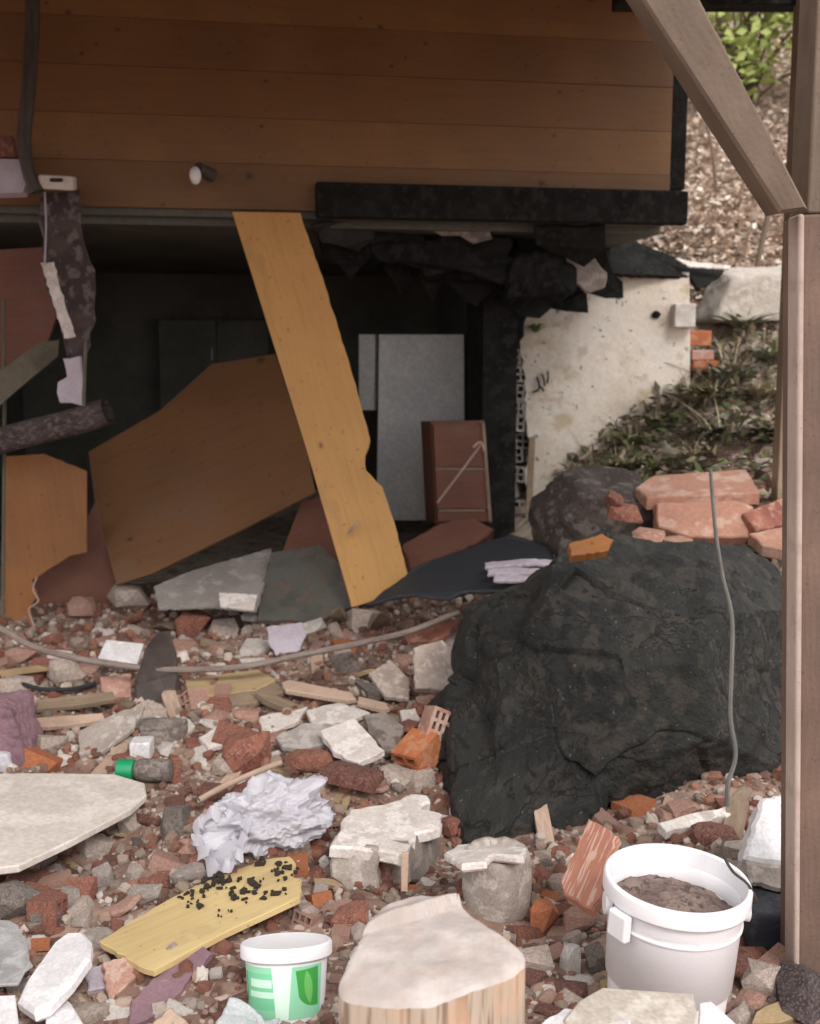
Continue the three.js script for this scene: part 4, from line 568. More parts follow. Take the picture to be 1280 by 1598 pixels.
// long pipe across the rubble
solo('grey_pipe', 'long grey bent pipe lying across the rubble from the left edge', 'pipe', tube([at(-60, 950, 4.1), at(0, 980, 4.0), at(50, 1008, 3.92), at(110, 1025, 3.87), at(200, 1040, 3.8), at(290, 1045, 3.78), at(380, 1040, 3.78), at(480, 1020, 3.85), at(570, 1002, 3.95), at(640, 985, 4.05), at(715, 955, 4.2)], 0.012, M(mottle([[0.27, 0.22, 0.195], [0.17, 0.13, 0.115], [0.33, 0.25, 0.21]], 0.3, 7, 229), { roughness: 0.6 }), 120, 10));
solo('white_tile', 'bright white tile standing on the rubble behind the grey pipe', 'tile', board([[166, 998], [224, 1004], [214, 1036], [153, 1026]], [[166, 998, 4.05], [224, 1004, 4.05], [153, 1026, 3.95]], 0.02, mat.white, { seed: 91 }));
solo('curved_tile', 'dark brown curved roof tile standing on end in the rubble', 'roof tile', (() => { const p = ground(242, 1106), d = -p.z; return board([[202, 1106], [212, 1055], [226, 1012], [244, 988], [264, 984], [274, 1020], [279, 1070], [282, 1112], [240, 1116]], [[202, 1106, d - 0.03], [282, 1112, d - 0.01], [255, 985, d + 0.03]], 0.016, mat.darktile, { grain: [0, 7], seed: 92, jag: 0.004, step: 0.02, bend: 9, bevel: 0.003 }); })());

// ------------------------------------------------------------------ flat and lumpy pieces one can name, lying on the rubble
// [name, label, category, outline, thickness, lift, tilt towards viewer, material, jag]
const FLAT = [
  ['beige_slab', 'angular beige plaster slab leaning beside the left flank of the boulder', 'slab', [[645, 1010], [690, 998], [706, 1010], [712, 1032], [746, 1064], [700, 1076], [648, 1074]], 0.03, 0.12, 0.6, 'mortar', 0.006],
  ['white_slab', 'white broken plaster slab nearest the dark boulder above the plastic bag', 'slab', [[500, 1140], [555, 1120], [578, 1146], [600, 1170], [560, 1190], [520, 1172]], 0.025, 0.07, 0.2, 'pale', 0.012],
  ['white_slab', 'long white plaster slab at the back of the white slab pile', 'slab', [[478, 1108], [530, 1096], [578, 1112], [540, 1126], [490, 1132]], 0.02, 0.07, 0.1, 'pale', 0.012],
  ['white_slab', 'pointed white plaster slab at the left of the white slab pile', 'slab', [[406, 1118], [480, 1102], [468, 1122], [430, 1140], [408, 1142]], 0.02, 0.05, 0.1, 'pale', 0.012],
  ['white_slab', 'flat grey white slab in the middle of the white slab pile', 'slab', [[430, 1150], [470, 1128], [520, 1130], [510, 1160], [470, 1168], [440, 1164]], 0.02, 0.05, 0.15, 'greyboard', 0.012],
  ['white_slab', 'small white slab left of the red brick lump', 'slab', [[310, 1150], [350, 1128], [372, 1134], [366, 1160], [325, 1168]], 0.02, 0.04, 0.1, 'pale', 0.012],
  ['grey_slab', 'grey flat stone right of the white slab pile', 'slab', [[566, 1116], [604, 1110], [630, 1132], [626, 1166], [600, 1172], [580, 1146]], 0.03, 0.07, 0.3, 'concreteDark', 0.008],
  ['grey_slab', 'grey beige plate propped below the dark curved tile', 'slab', [[122, 1140], [190, 1108], [226, 1100], [208, 1136], [160, 1172], [124, 1178]], 0.02, 0.05, 0.3, 'concrete', 0.006],
  ['paper_scrap', 'cream paper scrap lying above the white board', 'paper', [[84, 1176], [110, 1160], [122, 1164], [116, 1186], [86, 1200]], 0.004, 0.03, 0.1, 'pale', 0.006],
  ['plastic_scrap', 'pale lilac plastic scrap left of the leaning plank foot', 'plastic', [[416, 978], [470, 970], [478, 990], [468, 1014], [430, 1022], [418, 1000]], 0.008, 0.04, 0.4, 'lilac', 0.012],
  ['thin_board', 'yellowish old board right of the dark curved tile', 'board', [[288, 1060], [404, 1044], [430, 1060], [400, 1076], [330, 1086], [292, 1080]], 0.02, 0.05, 0.1, 'yellow2', 0.006],
  ['thin_board', 'brown old board end before the yellowish board', 'board', [[356, 1086], [430, 1064], [446, 1078], [400, 1096], [362, 1100]], 0.02, 0.06, 0.1, 'oldwood', 0.006],
  ['wood_batten', 'pale pinkish batten lying over the rubble right of the yellowish board', 'batten', [[440, 1064], [452, 1060], [548, 1080], [556, 1090], [540, 1092], [446, 1076]], 0.02, 0.07, 0.1, 'palewood', 0.002],
  ['wood_batten', 'short pink batten pointing to the beige slab', 'batten', [[560, 1086], [602, 1096], [608, 1104], [596, 1106], [558, 1096]], 0.02, 0.07, 0.1, 'palewood', 0.002],
  ['wood_batten', 'weathered batten at the left edge above the purple cloth', 'batten', [[-20, 1092], [50, 1080], [58, 1088], [54, 1096], [-20, 1106]], 0.02, 0.05, 0.2, 'palewood', 0.002],
  ['wood_batten', 'long weathered batten left of the dark curved tile', 'batten', [[50, 1120], [160, 1112], [165, 1122], [100, 1132], [54, 1134]], 0.02, 0.05, 0.2, 'palewood', 0.002],
  ['wood_batten', 'brown batten behind the long weathered batten at left', 'batten', [[52, 1092], [176, 1078], [180, 1090], [120, 1100], [56, 1106]], 0.02, 0.05, 0.2, 'oldwood', 0.002],
  ['tile_piece', 'pink flat tile under the curved dark tile left side', 'tile', [[156, 1056], [205, 1050], [204, 1086], [170, 1090], [158, 1076]], 0.02, 0.05, 0.3, 'brickPink', 0.006],
  ['tile_piece', 'brown tile right of the beige slab foot', 'tile', [[640, 1180], [662, 1170], [676, 1196], [650, 1206]], 0.02, 0.05, 0.3, 'brick', 0.006],
  ['tile_piece', 'reddish tile lying behind the beige slab', 'tile', [[630, 985], [690, 960], [720, 970], [690, 995], [640, 1010]], 0.025, 0.05, 0.2, 'brick', 0.008],
  ['tile_piece', 'pale triangular tile left of the beige slab', 'tile', [[575, 1050], [610, 1030], [640, 1060], [638, 1090], [600, 1086]], 0.02, 0.06, 0.3, 'mortar', 0.006],
  ['concrete_piece', 'small pale concrete piece below the beige slab', 'concrete piece', [[624, 1108], [648, 1104], [656, 1120], [648, 1134], [628, 1130]], 0.025, 0.06, 0.3, 'pale', 0.006],
  ['concrete_piece', 'pale concrete piece behind the white bucket rim', 'concrete piece', [[1026, 1284], [1080, 1268], [1136, 1256], [1150, 1266], [1090, 1284], [1040, 1298]], 0.03, 0.05, 0.2, 'pale', 0.014],
  ['board_scrap', 'brown board under the yellow board corner', 'board', [[236, 1528], [310, 1470], [330, 1486], [250, 1580], [200, 1600], [205, 1560]], 0.02, 0.02, 0.05, 'purple', 0.008],
  ['tile_piece', 'pink tile fragment under the left corner of the yellow board', 'tile', [[160, 1500], [205, 1490], [222, 1512], [175, 1560], [164, 1540]], 0.02, 0.03, 0.15, 'brickPink', 0.006],
  ['tile_piece', 'grey tile fragment left of the pink tile at bottom left', 'tile', [[134, 1512], [162, 1502], [168, 1540], [136, 1546]], 0.02, 0.03, 0.15, 'lilac', 0.006],
  ['wood_chip', 'pale wood chip at the bottom edge left of the tub', 'wood chip', [[236, 1598], [266, 1570], [296, 1598], [290, 1625], [240, 1625]], 0.02, 0.05, 0.15, 'palewood', 0.006],
];
mat.yellow2 = M(grainTex([0.46, 0.34, 0.19], [0.30, 0.2, 0.11], 0.7, 251, 2), {});
FLAT.forEach(([n, l, c, P, t, lift, tilt, m, j], i) => {
  const cx = P.reduce((s, p) => s + p[0], 0) / P.length, by = Math.max(...P.map(p => p[1])), b = ground(cx, by, lift * 0.6), side = V(1, rr(-0.08, 0.08), rr(-0.15, 0.15)), up = V(rr(-0.1, 0.1), Math.sin(tilt + 0.12), -Math.cos(tilt + 0.12));
  solo(n, l, c, board(P, [b, b.clone().add(side), b.clone().add(up)], t, mat[m], { jag: j, seed: 100 + i, bevel: 0.003 }));
});
// [name, label, category, px, py, width px, height px, material, variant]
const LUMP = [
  ['red_lump', 'large red brick lump above the plastic bag', 'brick piece', 385, 1172, 92, 78, 'brick'],
  ['red_lump', 'dark red brick lump right of the plastic bag', 'brick piece', 548, 1215, 100, 58, 'brickDark'],
  ['red_lump', 'red brick lump under the white slab pile', 'brick piece', 480, 1192, 80, 44, 'brick'],
  ['brick_piece', 'pink upright brick piece before the dark red brown board', 'brick piece', 126, 946, 42, 54, 'brickPink'],
  ['mortar_lump', 'pale mortar lump at the corner of the plywood sheet', 'mortar', 200, 930, 72, 48, 'mortar'],
  ['mortar_lump', 'pale crumbly lump under the foot of the leaning plank', 'mortar', 566, 968, 52, 40, 'mortar'],
  ['red_lump', 'red brown soil lump between the wallboard and the grey pipe', 'brick piece', 300, 975, 70, 52, 'brick'],
  ['concrete_lump', 'grey concrete block at the left edge below the white board', 'concrete', 28, 1410, 92, 66, 'concreteDark'],
  ['concrete_lump', 'rounded grey concrete lump right of the left edge block', 'concrete', 66, 1432, 52, 44, 'concreteDark'],
  ['pale_lump', 'pale stone left of the yellow board among dark rubble', 'stone', 158, 1372, 34, 52, 'concrete'],
  ['pale_lump', 'beige stone above the yellow board middle', 'stone', 224, 1398, 62, 38, 'concrete'],
  ['pale_lump', 'beige stone between the white board and foam tray', 'stone', 106, 1408, 34, 44, 'concrete'],
  ['pale_lump', 'flat beige stone against the top edge of the yellow board', 'stone', 292, 1368, 58, 28, 'concrete'],
  ['pale_lump', 'cream stone right of the yellow board end', 'stone', 500, 1396, 30, 32, 'mortar'],
  ['pale_lump', 'yellowish stone above the tub lid', 'stone', 478, 1426, 40, 30, 'mortar'],
  ['red_lump', 'rust red lump left of the stump top', 'brick piece', 545, 1432, 68, 40, 'brick'],
  ['orange_brick', 'bright orange brick piece left of the terracotta tile', 'brick piece', 850, 1436, 50, 66, 'brickOrange'],
  ['pink_lump', 'pink brown stone below the terracotta tile', 'stone', 905, 1440, 54, 50, 'brickPink'],
  ['pale_lump', 'narrow white plaster finger right of the stump', 'plaster piece', 890, 1506, 30, 66, 'pale'],
  ['dark_lump', 'grey stone against the left side of the white bucket', 'stone', 930, 1500, 36, 60, 'concreteDark'],
  ['tan_stone', 'tan angular stone by the foot of the post', 'stone', 1194, 1530, 74, 70, 'mortar'],
  ['dark_lump', 'dark clod at the foot of the post', 'clod', 1258, 1556, 90, 90, 'rag'],
  ['red_lump', 'dark red lump right of the bucket base', 'brick piece', 1146, 1512, 60, 56, 'brickDark'],
  ['red_lump', 'red earth lump behind the bucket beside the white block', 'brick piece', 1120, 1306, 84, 44, 'brickDark'],
  ['red_lump', 'dark red lump under the left end of the stick', 'brick piece', 330, 1242, 60, 40, 'brickDark'],
  ['pink_lump', 'pink brick lump left of the white tile', 'brick piece', 128, 1046, 52, 30, 'brickPink'],
  ['pink_lump', 'pinkish brick slab at the far left below the pipe', 'brick piece', 30, 1024, 60, 30, 'brickPink'],
  ['pale_lump', 'pale stone by the post above the boulder', 'stone', 1190, 726, 36, 34, 'mortar'],
  ['pink_lump', 'pink stone between brick chunk and post', 'stone', 1212, 748, 30, 34, 'brickPink'],
];
LUMP.forEach(([n, l, c, x, y, w, h, m], i) => {
  const p = ground(x, y + h * 0.35), k = pxm(p), q = new THREE.Mesh((/brick/.test(c) && i % 2 ? shards : lumps)[i % 10], mat[m]); const fl = /brick/.test(c) && i % 2 ? 1 / 0.5 : 1;
  q.scale.set(w / k * 1.05, h / k * 0.95 * fl, Math.min(w, h * 1.2) / k * 1.1); q.rotation.set(rr(-0.15, 0.15), rr(-0.5, 0.5), rr(-0.2, 0.2)); q.position.copy(p).add(V(0, h / k * 0.32, -0.02)); solo(n, l, c, q);
});
[[975, 800, 60, 34], [1010, 838, 70, 26], [955, 778, 40, 26], [1060, 848, 60, 22]].forEach(([x, y, w, h], i) => { const p = at(x, y, 4.05), k = pxm(p), q = new THREE.Mesh(shards[i + 2], i % 2 ? mat.masonry : mat.brick); q.scale.set(w / k, h / k * 2.4, w / k * 0.8); q.rotation.set(0.2, i, 0.1 * i - 0.15); q.position.copy(p); solo('terracotta_piece', ['broken terracotta slab right of the root clod', 'flat terracotta slab below the pink brickwork left end', 'small terracotta slab on the root clod shoulder', 'thin terracotta slab under the pink brickwork middle'][i], 'terracotta', q); });
// hollow bricks by the boulder
{
  const p = ground(676, 1186); const q = new THREE.Mesh(hollowBrick(0.075, 0.15, 0.09, 3, 4), mat.brickPink); q.position.copy(p).add(V(0, 0.09, 0)); q.rotation.set(-0.3, 0.35, -0.35); solo('hollow_brick', 'pink hollow brick showing its holes against the left flank of the boulder', 'brick', q);
  const p2 = ground(652, 1200); const q2 = new THREE.Mesh(hollowBrick(0.10, 0.085, 0.12, 2, 2), mat.brickOrange); q2.position.copy(p2).add(V(0, 0.05, 0)); q2.rotation.set(0.5, -0.6, 0.35); solo('hollow_brick', 'bright orange hollow brick below the pink hollow brick', 'brick', q2);
}
solo('pink_stick', 'pale pink knobby stick lying above the plastic bag', 'stick', tube([ground(310, 1249, 0.06), ground(352, 1226, 0.08), ground(400, 1205, 0.09), ground(438, 1190, 0.1)], 0.009, mat.palewood, 24, 8));
solo('thin_cable', 'thin dark cable curving through the rubble left of the curved tile', 'cable', tube([ground(30, 1066, 0.03), ground(70, 1076, 0.03), ground(120, 1074, 0.03), ground(150, 1066, 0.03)], 0.008, mat.blackplastic, 30, 6));
solo('purple_cloth', 'purple brown cloth bundle at the left edge above the white board', 'cloth', (() => { const m = new THREE.Mesh(boulder([[0, 1, 0, 0.09], [1, 0.2, 0, 0.09], [-1, 0, 0, 0.12], [0, 0, 1, 0.08], [0, 0, -1, 0.08], [0, -1, 0, 0.08]], 1.4, 40, 0.07), mat.purple); m.position.copy(ground(4, 1180)).add(V(-0.01, 0.08, 0)); return m; })());
solo('lilac_wrap', 'shiny lilac plastic wrap at the left edge below the purple cloth', 'plastic wrap', (() => { const m = new THREE.Mesh(boulder([[0, 1, 0, 0.04], [1, 0.2, 0, 0.05], [-1, 0, 0, 0.06], [0, 0, 1, 0.05], [0, 0, -1, 0.05], [0, -1, 0, 0.05]], 2.4, 26, 0.04), mat.bag); m.position.copy(ground(0, 1202)).add(V(0, 0.03, 0)); return m; })());
{
  const p = ground(205, 1216), k = pxm(p); const b = thing('green_cap_bottle', 'grey bottle with bright green cap lying at the tip of the white board', 'bottle', p);
  const L = (pts, m, n, x, r = 0) => { const q = new THREE.Mesh(new THREE.LatheGeometry(pts.map(a => new THREE.Vector2(...a)), 32), m); q.rotation.z = -Math.PI / 2 - 0.04; q.position.copy(p).add(V(x, 0.038, 0.02)); part(b, n, q); };
  L([[0.001, 0], [0.028, 0], [0.031, 0.003], [0.032, 0.045], [0.03, 0.05], [0.001, 0.05]], mat.green, 'cap', -0.035);
  L([[0.024, 0], [0.03, 0.01], [0.034, 0.03], [0.034, 0.1], [0.03, 0.11], [0.001, 0.112]], mat.concreteDark, 'body', 0.0165);
  const q = new THREE.Mesh(boulder([[0, 1, 0, 0.03], [1, 0, 0, 0.03], [-1, 0, 0, 0.03], [0, 0, 1, 0.03], [0, 0, -1, 0.03], [0, -1, 0, 0.03]], 9.4, 18, 0.02), mat.white); q.position.copy(ground(222, 1186)).add(V(0, 0.035, 0)); solo('paper_ball', 'crumpled white paper ball above the green capped bottle', 'paper', q);
  const s = new THREE.Mesh(boulder([[0, 1, 0.2, 0.05], [1, 0, 0, 0.09], [-1, 0, 0, 0.08], [0, 0, 1, 0.06], [0, 0, -1, 0.06], [0, -1, 0, 0.05]], 7.4, 40, 0.055), mat.concreteDark); s.position.copy(ground(252, 1152)).add(V(0, 0.015, 0)); s.scale.set(0.75, 0.55, 0.7); solo('grey_rag', 'dark grey crumpled rag below the dark curved tile', 'rag', s);
}

// ------------------------------------------------------------------ scattered rubble, each larger piece its own thing
const MARK = [[120, 1275, 'white board'], [310, 1430, 'yellow board'], [410, 1285, 'plastic bag'], [450, 1515, 'green labelled tub'], [670, 1500, 'tree stump'], [600, 1320, 'broken block'], [770, 1380, 'cracked pot'], [815, 1240, 'huge boulder'], [920, 1345, 'terracotta tile'], [1055, 1440, 'white bucket'], [90, 1510, 'foam tray'], [40, 1415, 'left edge concrete block'], [240, 1050, 'curved dark tile'], [190, 1016, 'white tile'], [340, 1068, 'yellowish old board'], [375, 1190, 'large red lump'], [500, 1140, 'white slab pile'], [690, 1040, 'angular beige slab'], [160, 1145, 'grey beige plate'], [210, 1200, 'green bottle cap'], [10, 1150, 'purple cloth'], [450, 995, 'lilac plastic scrap'], [566, 950, 'leaning plank foot'], [330, 920, 'grey wallboard'], [100, 1125, 'long weathered batten'], [500, 1078, 'pinkish batten'], [690, 1140, 'pink hollow brick'], [548, 1215, 'dark red lump'], [126, 946, 'upright pink brick'], [980, 1570, 'beige grey plate'], [1200, 1320, 'white painted block'], [110, 1030, 'grey pipe left half'], [560, 1005, 'grey pipe right half'], [850, 1436, 'bright orange brick']];
const WHERE = (x, y) => { let b = null, bd = 1e9; for (const m of MARK) { const d = Math.hypot(x - m[0], (y - m[1]) * 1.3); if (d < bd) { bd = d; b = m; } } const dx = x - b[0], dy = (y - b[1]) * 1.3; return (bd > 75 ? 'well ' : '') + (Math.abs(dx) > 2.2 * Math.abs(dy) ? (dx < 0 ? 'left of the ' : 'right of the ') : Math.abs(dy) > 2.2 * Math.abs(dx) ? (dy < 0 ? 'behind the ' : 'in front of the ') : (dy < 0 ? 'behind and ' : 'in front and ') + (dx < 0 ? 'left of the ' : 'right of the ')) + b[2]; };
mat.brickDust = M(mottle([[0.40, 0.22, 0.175], [0.30, 0.14, 0.11], [0.52, 0.38, 0.32]], 0.3, 6, 261, 0.15, [0.6, 0.5, 0.44]), { bumpScale: 0.004 });
const KIND = [['brick_shard', 'small red brick shard', 'brick shard', ['brick', 'brickDark'], 1], ['mortar_crumb', 'small pale mortar lump', 'mortar', ['mortar'], 0], ['plaster_flake', 'small white plaster flake', 'plaster', ['pale'], 1], ['stone', 'small grey stone', 'stone', ['concrete', 'concreteDark'], 0], ['tile_shard', 'small pink tile shard', 'tile shard', ['brickPink'], 1], ['wood_splinter', 'small brown wood splinter', 'splinter', ['oldwood', 'palewood', 'yellow2'], 2], ['broken_brick', 'small broken brick', 'broken brick', ['brickDust', 'brick', 'brickPink', 'brickOrange'], 3], ['hollow_brick', 'small broken hollow brick', 'hollow brick', ['brickDust', 'brickPink', 'brick'], 4]];
const hollows = [boxUV(hollowBrick(1.1, 0.9, 0.8, 3, 2)), boxUV(hollowBrick(0.9, 0.9, 1, 2, 2))];
const bricks = [...Array(8)].map((_, i) => brokenBrick(900 + i, 1.5, 0.62, 0.85));
const slivers = [...Array(5)].map((_, i) => { const r = rng(950 + i), p = []; for (const x of [-1, 1]) for (let k = 0; k < 5; k++) p.push(V(x * (0.5 - 0.16 * r()), (r() - 0.5), (r() - 0.5))); for (const x of [-0.3, 0.3]) for (const y of [-0.5, 0.5]) for (const z of [-0.5, 0.5]) p.push(V(x, y, z)); return boxUV(new ConvexGeometry(p)); });
const sr = rng(4711); let placed = 0, tries = 0; const spots = [];
while (placed < 560 && tries++ < 14000) {
  const x = sr() * 1330 - 40, y = 955 + Math.pow(sr(), 0.9) * 640; if (y < 1010 && (x < 60 || x > 760)) continue;
  if (keepout.some(P => inPoly(x, y, P))) continue;
  const p = ground(x, y); if (-p.z > 5.2) continue; const k = pxm(p), s = (14 + 54 * Math.pow(sr(), 1.9)) / k * (y > 1250 ? 1.1 : 1);
  if (spots.some(q => Math.hypot(q[0] - p.x, q[1] - p.z) < (q[2] + s) * 0.24)) continue; spots.push([p.x, p.z, s]);
  let u = sr(); const dark = y > 1240 && x < 900; if (sr() < 0) u = 0; const w = dark ? [0.28, 0.47, 0.54, 0.61, 0.70, 0.81, 0.96, 1] : [0.18, 0.42, 0.53, 0.57, 0.68, 0.84, 0.96, 1]; const K = KIND[w.findIndex(q => u < q)];
  const q = new THREE.Mesh(K[4] === 4 ? hollows[Math.floor(sr() * 2)] : K[4] === 3 ? bricks[Math.floor(sr() * 8)] : K[4] === 2 ? slivers[Math.floor(sr() * 5)] : K[4] === 1 ? shards[Math.floor(sr() * 10)] : lumps[Math.floor(sr() * 18)], mat[!dark && K[0] === 'brick_shard' ? (sr() < 0.6 ? 'brickDust' : 'brick') : K[3][Math.floor(sr() * K[3].length)]]);
  q.scale.set(s * (0.8 + 0.5 * sr()), s * (0.55 + 0.4 * sr()) * (K[4] === 1 ? 1.5 : 1), s * (0.7 + 0.4 * sr())); if (K[4] === 2) q.scale.set(s * 3, s * 0.22, s * 0.45); if (K[4] >= 3) q.scale.setScalar(s * 0.8);
  q.rotation.set((sr() - 0.5) * 0.9, sr() * 6.28, (sr() - 0.5) * 0.9); q.position.copy(p).add(V(0, s * (0.13 * sr() - 0.03), 0));
  const big = s * k > 30 ? K[1].replace('small', 'large') : s * k < 19 ? K[1].replace('small', 'tiny') : K[1]; const l = big + ' ' + WHERE(x, y); solo(K[0], l, K[2], q, K[1] + 's in the rubble'); placed++;
}
// fine rubble
function scatter(name, label, category, geo, m, n, cols, place) {
  const im = new THREE.InstancedMesh(geo, m, n), o = new THREE.Object3D(), c = new THREE.Color(); const r = rng(name.length * 77 + n);
  for (let i = 0; i < n; i++) { place(o, r); o.updateMatrix(); im.setMatrixAt(i, o.matrix); const q = cols[Math.floor(r() * cols.length)], f = 0.75 + 0.5 * r(); im.setColorAt(i, c.setRGB(q[0] * f, q[1] * f, q[2] * f)); }
  im.instanceMatrix.needsUpdate = true; return solo(name, label, category, im, null, 'stuff');
}
const plainRough = new THREE.MeshPhysicalMaterial({ color: 0xffffff, roughness: 0.95, bumpMap: bumpFine, bumpScale: 0.002 });
const RC = [[0.31, 0.145, 0.1], [0.23, 0.095, 0.066], [0.43, 0.325, 0.265], [0.54, 0.45, 0.385], [0.34, 0.225, 0.175], [0.27, 0.205, 0.165], [0.16, 0.085, 0.065], [0.24, 0.12, 0.085], [0.6, 0.535, 0.49]];
lumps.slice(0, 3).forEach((g, gi) => scatter('rubble', ['coarse crumbs of brick and mortar covering the ground', 'fine brick grit covering the ground', 'broken plaster bits mixed through the ground rubble'][gi], 'rubble', gi === 2 ? shards[1] : g, plainRough, 14000, RC, (o, r) => {
  let x, z; do { const d = 1.45 + 3.8 * Math.pow(r(), 0.75); z = -d; x = (r() * 2 - 1) * (0.42 * d + 0.15); } while (false);
  const s = (0.008 + 0.028 * Math.pow(r(), 3)) * (0.8 + 0.12 * -z); o.position.set(x, H(x, z) + s * 0.15, z); o.rotation.set(r() * 6, r() * 6, r() * 6); o.scale.set(s * (0.7 + 0.6 * r()), s * (0.6 + 0.5 * r()), s * (0.7 + 0.6 * r()));
}));

// ------------------------------------------------------------------ hillside cover and plants
function leafGeo(l, w) { const g = new THREE.BufferGeometry(); const p = [0, 0, 0, w / 2, 0.12 * l, l * 0.45, 0, 0.05 * l, l * 0.5, -w / 2, 0.12 * l, l * 0.45, 0, 0.02 * l, l]; g.setAttribute('position', new THREE.Float32BufferAttribute(p, 3)); g.setAttribute('uv', new THREE.Float32BufferAttribute([0.5, 0, 1, 0.45, 0.5, 0.5, 0, 0.45, 0.5, 1], 2)); g.setIndex([0, 1, 2, 0, 2, 3, 1, 4, 2, 2, 4, 3]); g.computeVertexNormals(); return g; }
const leafM = new THREE.MeshPhysicalMaterial({ color: 0xffffff, roughness: 0.9, side: THREE.DoubleSide });
scatter('leaf_litter', 'dry fallen leaves covering the hillside behind the house', 'leaf litter', leafGeo(0.07, 0.032), leafM, 60000, [[0.56, 0.45, 0.37], [0.64, 0.54, 0.46], [0.48, 0.36, 0.28], [0.68, 0.60, 0.53], [0.36, 0.25, 0.19]], (o, r) => {
  const d = 6.7 + 12 * Math.pow(r(), 1.2), z = -d, x = d * (0.18 + 0.22 * r()); const s = 0.7 + 0.7 * r(); o.position.set(x, H(x, z) + 0.015 + 0.03 * r(), z); o.rotation.set((r() - 0.5) * 1.6, r() * 6.3, (r() - 0.5) * 1.6); o.scale.setScalar(s);
});
const lf = (r, g, b) => new THREE.MeshPhysicalMaterial({ color: new THREE.Color().setRGB(r, g, b), roughness: 0.8, side: THREE.DoubleSide });
const weedM = { green: lf(0.16, 0.19, 0.06), olive: lf(0.2, 0.185, 0.09), dry: lf(0.42, 0.35, 0.24), grey: lf(0.24, 0.25, 0.18), dark: lf(0.10, 0.095, 0.06) };
const stemM = lf(0.13, 0.09, 0.06);
const WEED = [
  ['bright green weed tuft growing where the plaster wall meets the slope', 985, 705, 0.3, 'green'], ['olive weed at the lower right end of the plaster wall', 1030, 672, 0.26, 'olive'], ['dry pale grass tuft beside the plaster wall corner', 1075, 640, 0.28, 'dry'],
  ['grey green weed right of the orange corner bricks', 1140, 600, 0.32, 'grey'], ['dark weed under the pale boulder', 1160, 520, 0.3, 'grey'], ['dry straw coloured tuft right of the grey green weed', 1190, 630, 0.3, 'dry'],
  ['low green weed left above the brick chunk', 1020, 740, 0.22, 'green'], ['dark low weed in the middle of the slope', 1110, 690, 0.26, 'dark'], ['olive tuft below the orange corner bricks', 1110, 630, 0.28, 'olive'], ['grey green tuft next to the post on the slope', 1210, 570, 0.3, 'grey'], ['olive sprig low against the plaster wall', 965, 738, 0.2, 'olive'], ['dark tuft by the post above the pale stones', 1205, 690, 0.24, 'dark'], ['dry tuft directly above the brick chunk', 1080, 722, 0.2, 'dry'],
];
WEED.forEach(([l, x, y, h, m], i) => {
  const p = ground(x, y); const t = thing('weed', l, 'weed', p); const q = new THREE.Mesh(blades(500 + i, 50, h * 0.75, 1.4, 0.009 + 0.004 * (i % 3), 0.55), weedM[m]); q.position.copy(p); part(t, 'leaves', q);
  const s = new THREE.Mesh(blades(600 + i, 10, h, 0.7, 0.003, 0.2), weedM.dry); s.position.copy(p); part(t, 'stem', s);
});
scatter('ground_cover', 'low mixed weeds and litter covering the slope beside the plaster wall', 'ground cover', leafGeo(0.07, 0.03), leafM, 3600, [[0.10, 0.13, 0.05], [0.13, 0.15, 0.06], [0.09, 0.075, 0.055], [0.15, 0.15, 0.08], [0.27, 0.23, 0.14], [0.46, 0.38, 0.29], [0.10, 0.085, 0.06], [0.3, 0.28, 0.22], [0.2, 0.14, 0.11], [0.24, 0.17, 0.13]], (o, r) => {
  const d = 4.3 + 2.1 * r(), z = -d, x = d * (0.13 + 0.24 * r()); o.position.set(x, H(x, z) + 0.02 + 0.06 * r(), z); o.rotation.set((r() - 0.8) * 1.8, r() * 6.3, (r() - 0.5) * 1.6); o.scale.setScalar(0.5 + 0.8 * r());
});
scatter('twigs', 'fallen twigs and straw strewn over the hillside leaves', 'twigs', new THREE.CylinderGeometry(0.004, 0.006, 0.35, 5), leafM, 900, [[0.2, 0.14, 0.1], [0.3, 0.22, 0.16], [0.55, 0.46, 0.36]], (o, r) => {
  const d = 4.6 + 9 * r(), z = -d, x = d * (0.15 + 0.25 * r()); o.position.set(x, H(x, z) + 0.04, z); o.rotation.set(1.57 + (r() - 0.5) * 0.9, r() * 6.3, (r() - 0.5) * 0.8); o.scale.setScalar(0.4 + 0.9 * r());
});
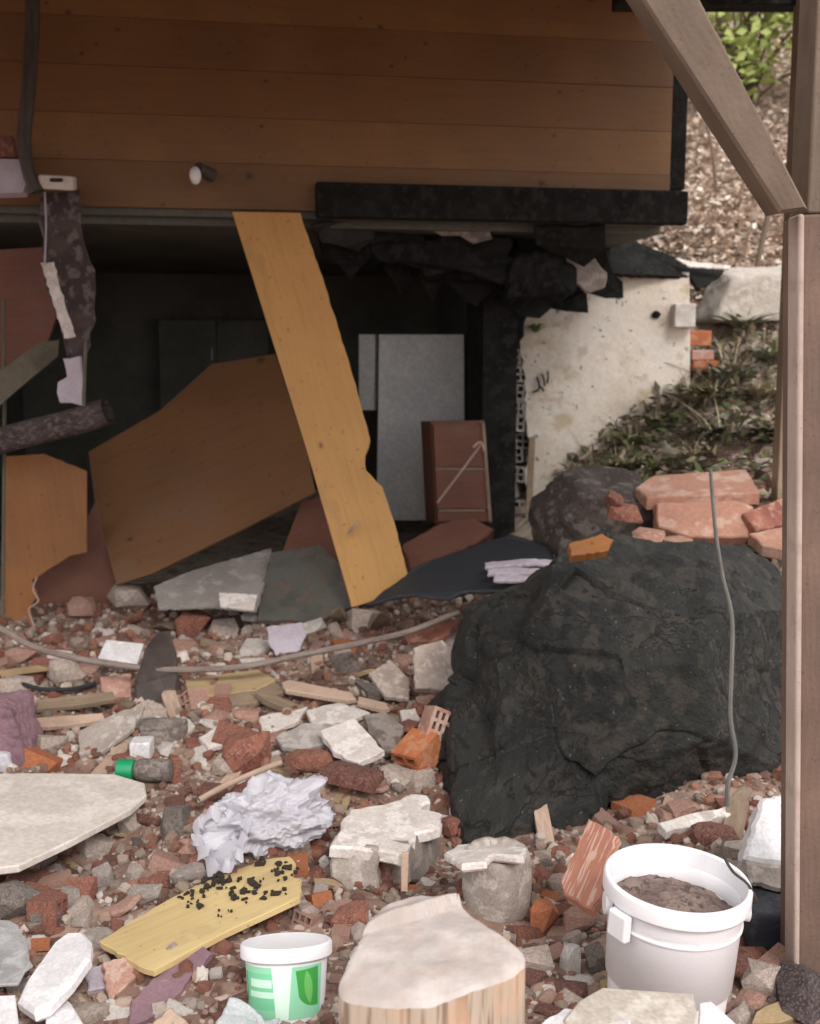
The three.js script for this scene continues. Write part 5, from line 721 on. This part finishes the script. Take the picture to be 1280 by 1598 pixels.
// ivy sprig on the wall's broken top corner
{
  const t = thing('ivy_sprig', 'small green sprig on the broken top left corner of the plaster wall', 'plant', at(830, 520, 5.95)); const q = new THREE.Mesh(blades(710, 26, 0.1, 1.2, 0.008, 0.6), weedM.green); q.position.copy(at(836, 518, 5.94)); part(t, 'leaves', q); const s = new THREE.Mesh(blades(711, 5, 0.09, 0.9, 0.003, 0.4), weedM.olive); s.position.copy(at(836, 520, 5.95)); part(t, 'stem', s);
}
// dry saplings on the hill
const sap = (l, pts, rad) => solo('dry_sapling', l, 'sapling', tube(pts, rad, stemM, 40, 6));
sap('thin bare sapling left of the brace on the hillside', [ground(1140, 470), at(1122, 330, 8.6), at(1112, 240, 8.7), at(1100, 170, 8.8), at(1096, 120, 8.8)], 0.012);
sap('dark bare stem rising from the pale boulder beside the post', [at(1170, 482, 6.6), at(1185, 400, 6.7), at(1200, 310, 6.8), at(1192, 300, 6.8)], 0.016);
// green shrub
{
  const b = ground(1160, 165), t = thing('green_shrub', 'bright green shrub on the hilltop seen between brace and post', 'shrub', b); const r = rng(808), lg = leafGeo(0.15, 0.09), gs = [], sg = [];
  const C = []; for (let i = 0; i < 26; i++) C.push([V((r() - 0.5) * 2.6, 0.25 + r() * 2.6, (r() - 0.5) * 1.2), 0.22 + 0.28 * r()]);
  for (const [c, q] of C) { for (let k = 0; k < 230; k++) { const d = V(r() * 2 - 1, r() * 2 - 1, r() * 2 - 1); if (d.length() > 1) { k--; continue; } const g = lg.clone(), m = new THREE.Matrix4().compose(c.clone().addScaledVector(d, q * 1.15), new THREE.Quaternion().setFromEuler(new THREE.Euler((r() - 0.3) * 2, r() * 6.3, (r() - 0.5) * 2)), V(1, 1, 1).multiplyScalar(0.5 + 0.6 * r())); g.applyMatrix4(m); gs.push(g); } sg.push(new THREE.TubeGeometry(new THREE.CatmullRomCurve3([V(0, -0.1, 0), V(c.x * 0.3, c.y * 0.5, c.z * 0.3), c]), 10, 0.015, 5)); }
  const f = new THREE.Mesh(BGU.mergeGeometries(gs), new THREE.MeshPhysicalMaterial({ color: new THREE.Color().setRGB(0.36, 0.42, 0.13), roughness: 0.75, side: THREE.DoubleSide })); f.position.copy(b); part(t, 'foliage', f);
  const s = new THREE.Mesh(BGU.mergeGeometries(sg), stemM); s.position.copy(b); part(t, 'stem', s);
}
renderer.render(scene, camera);
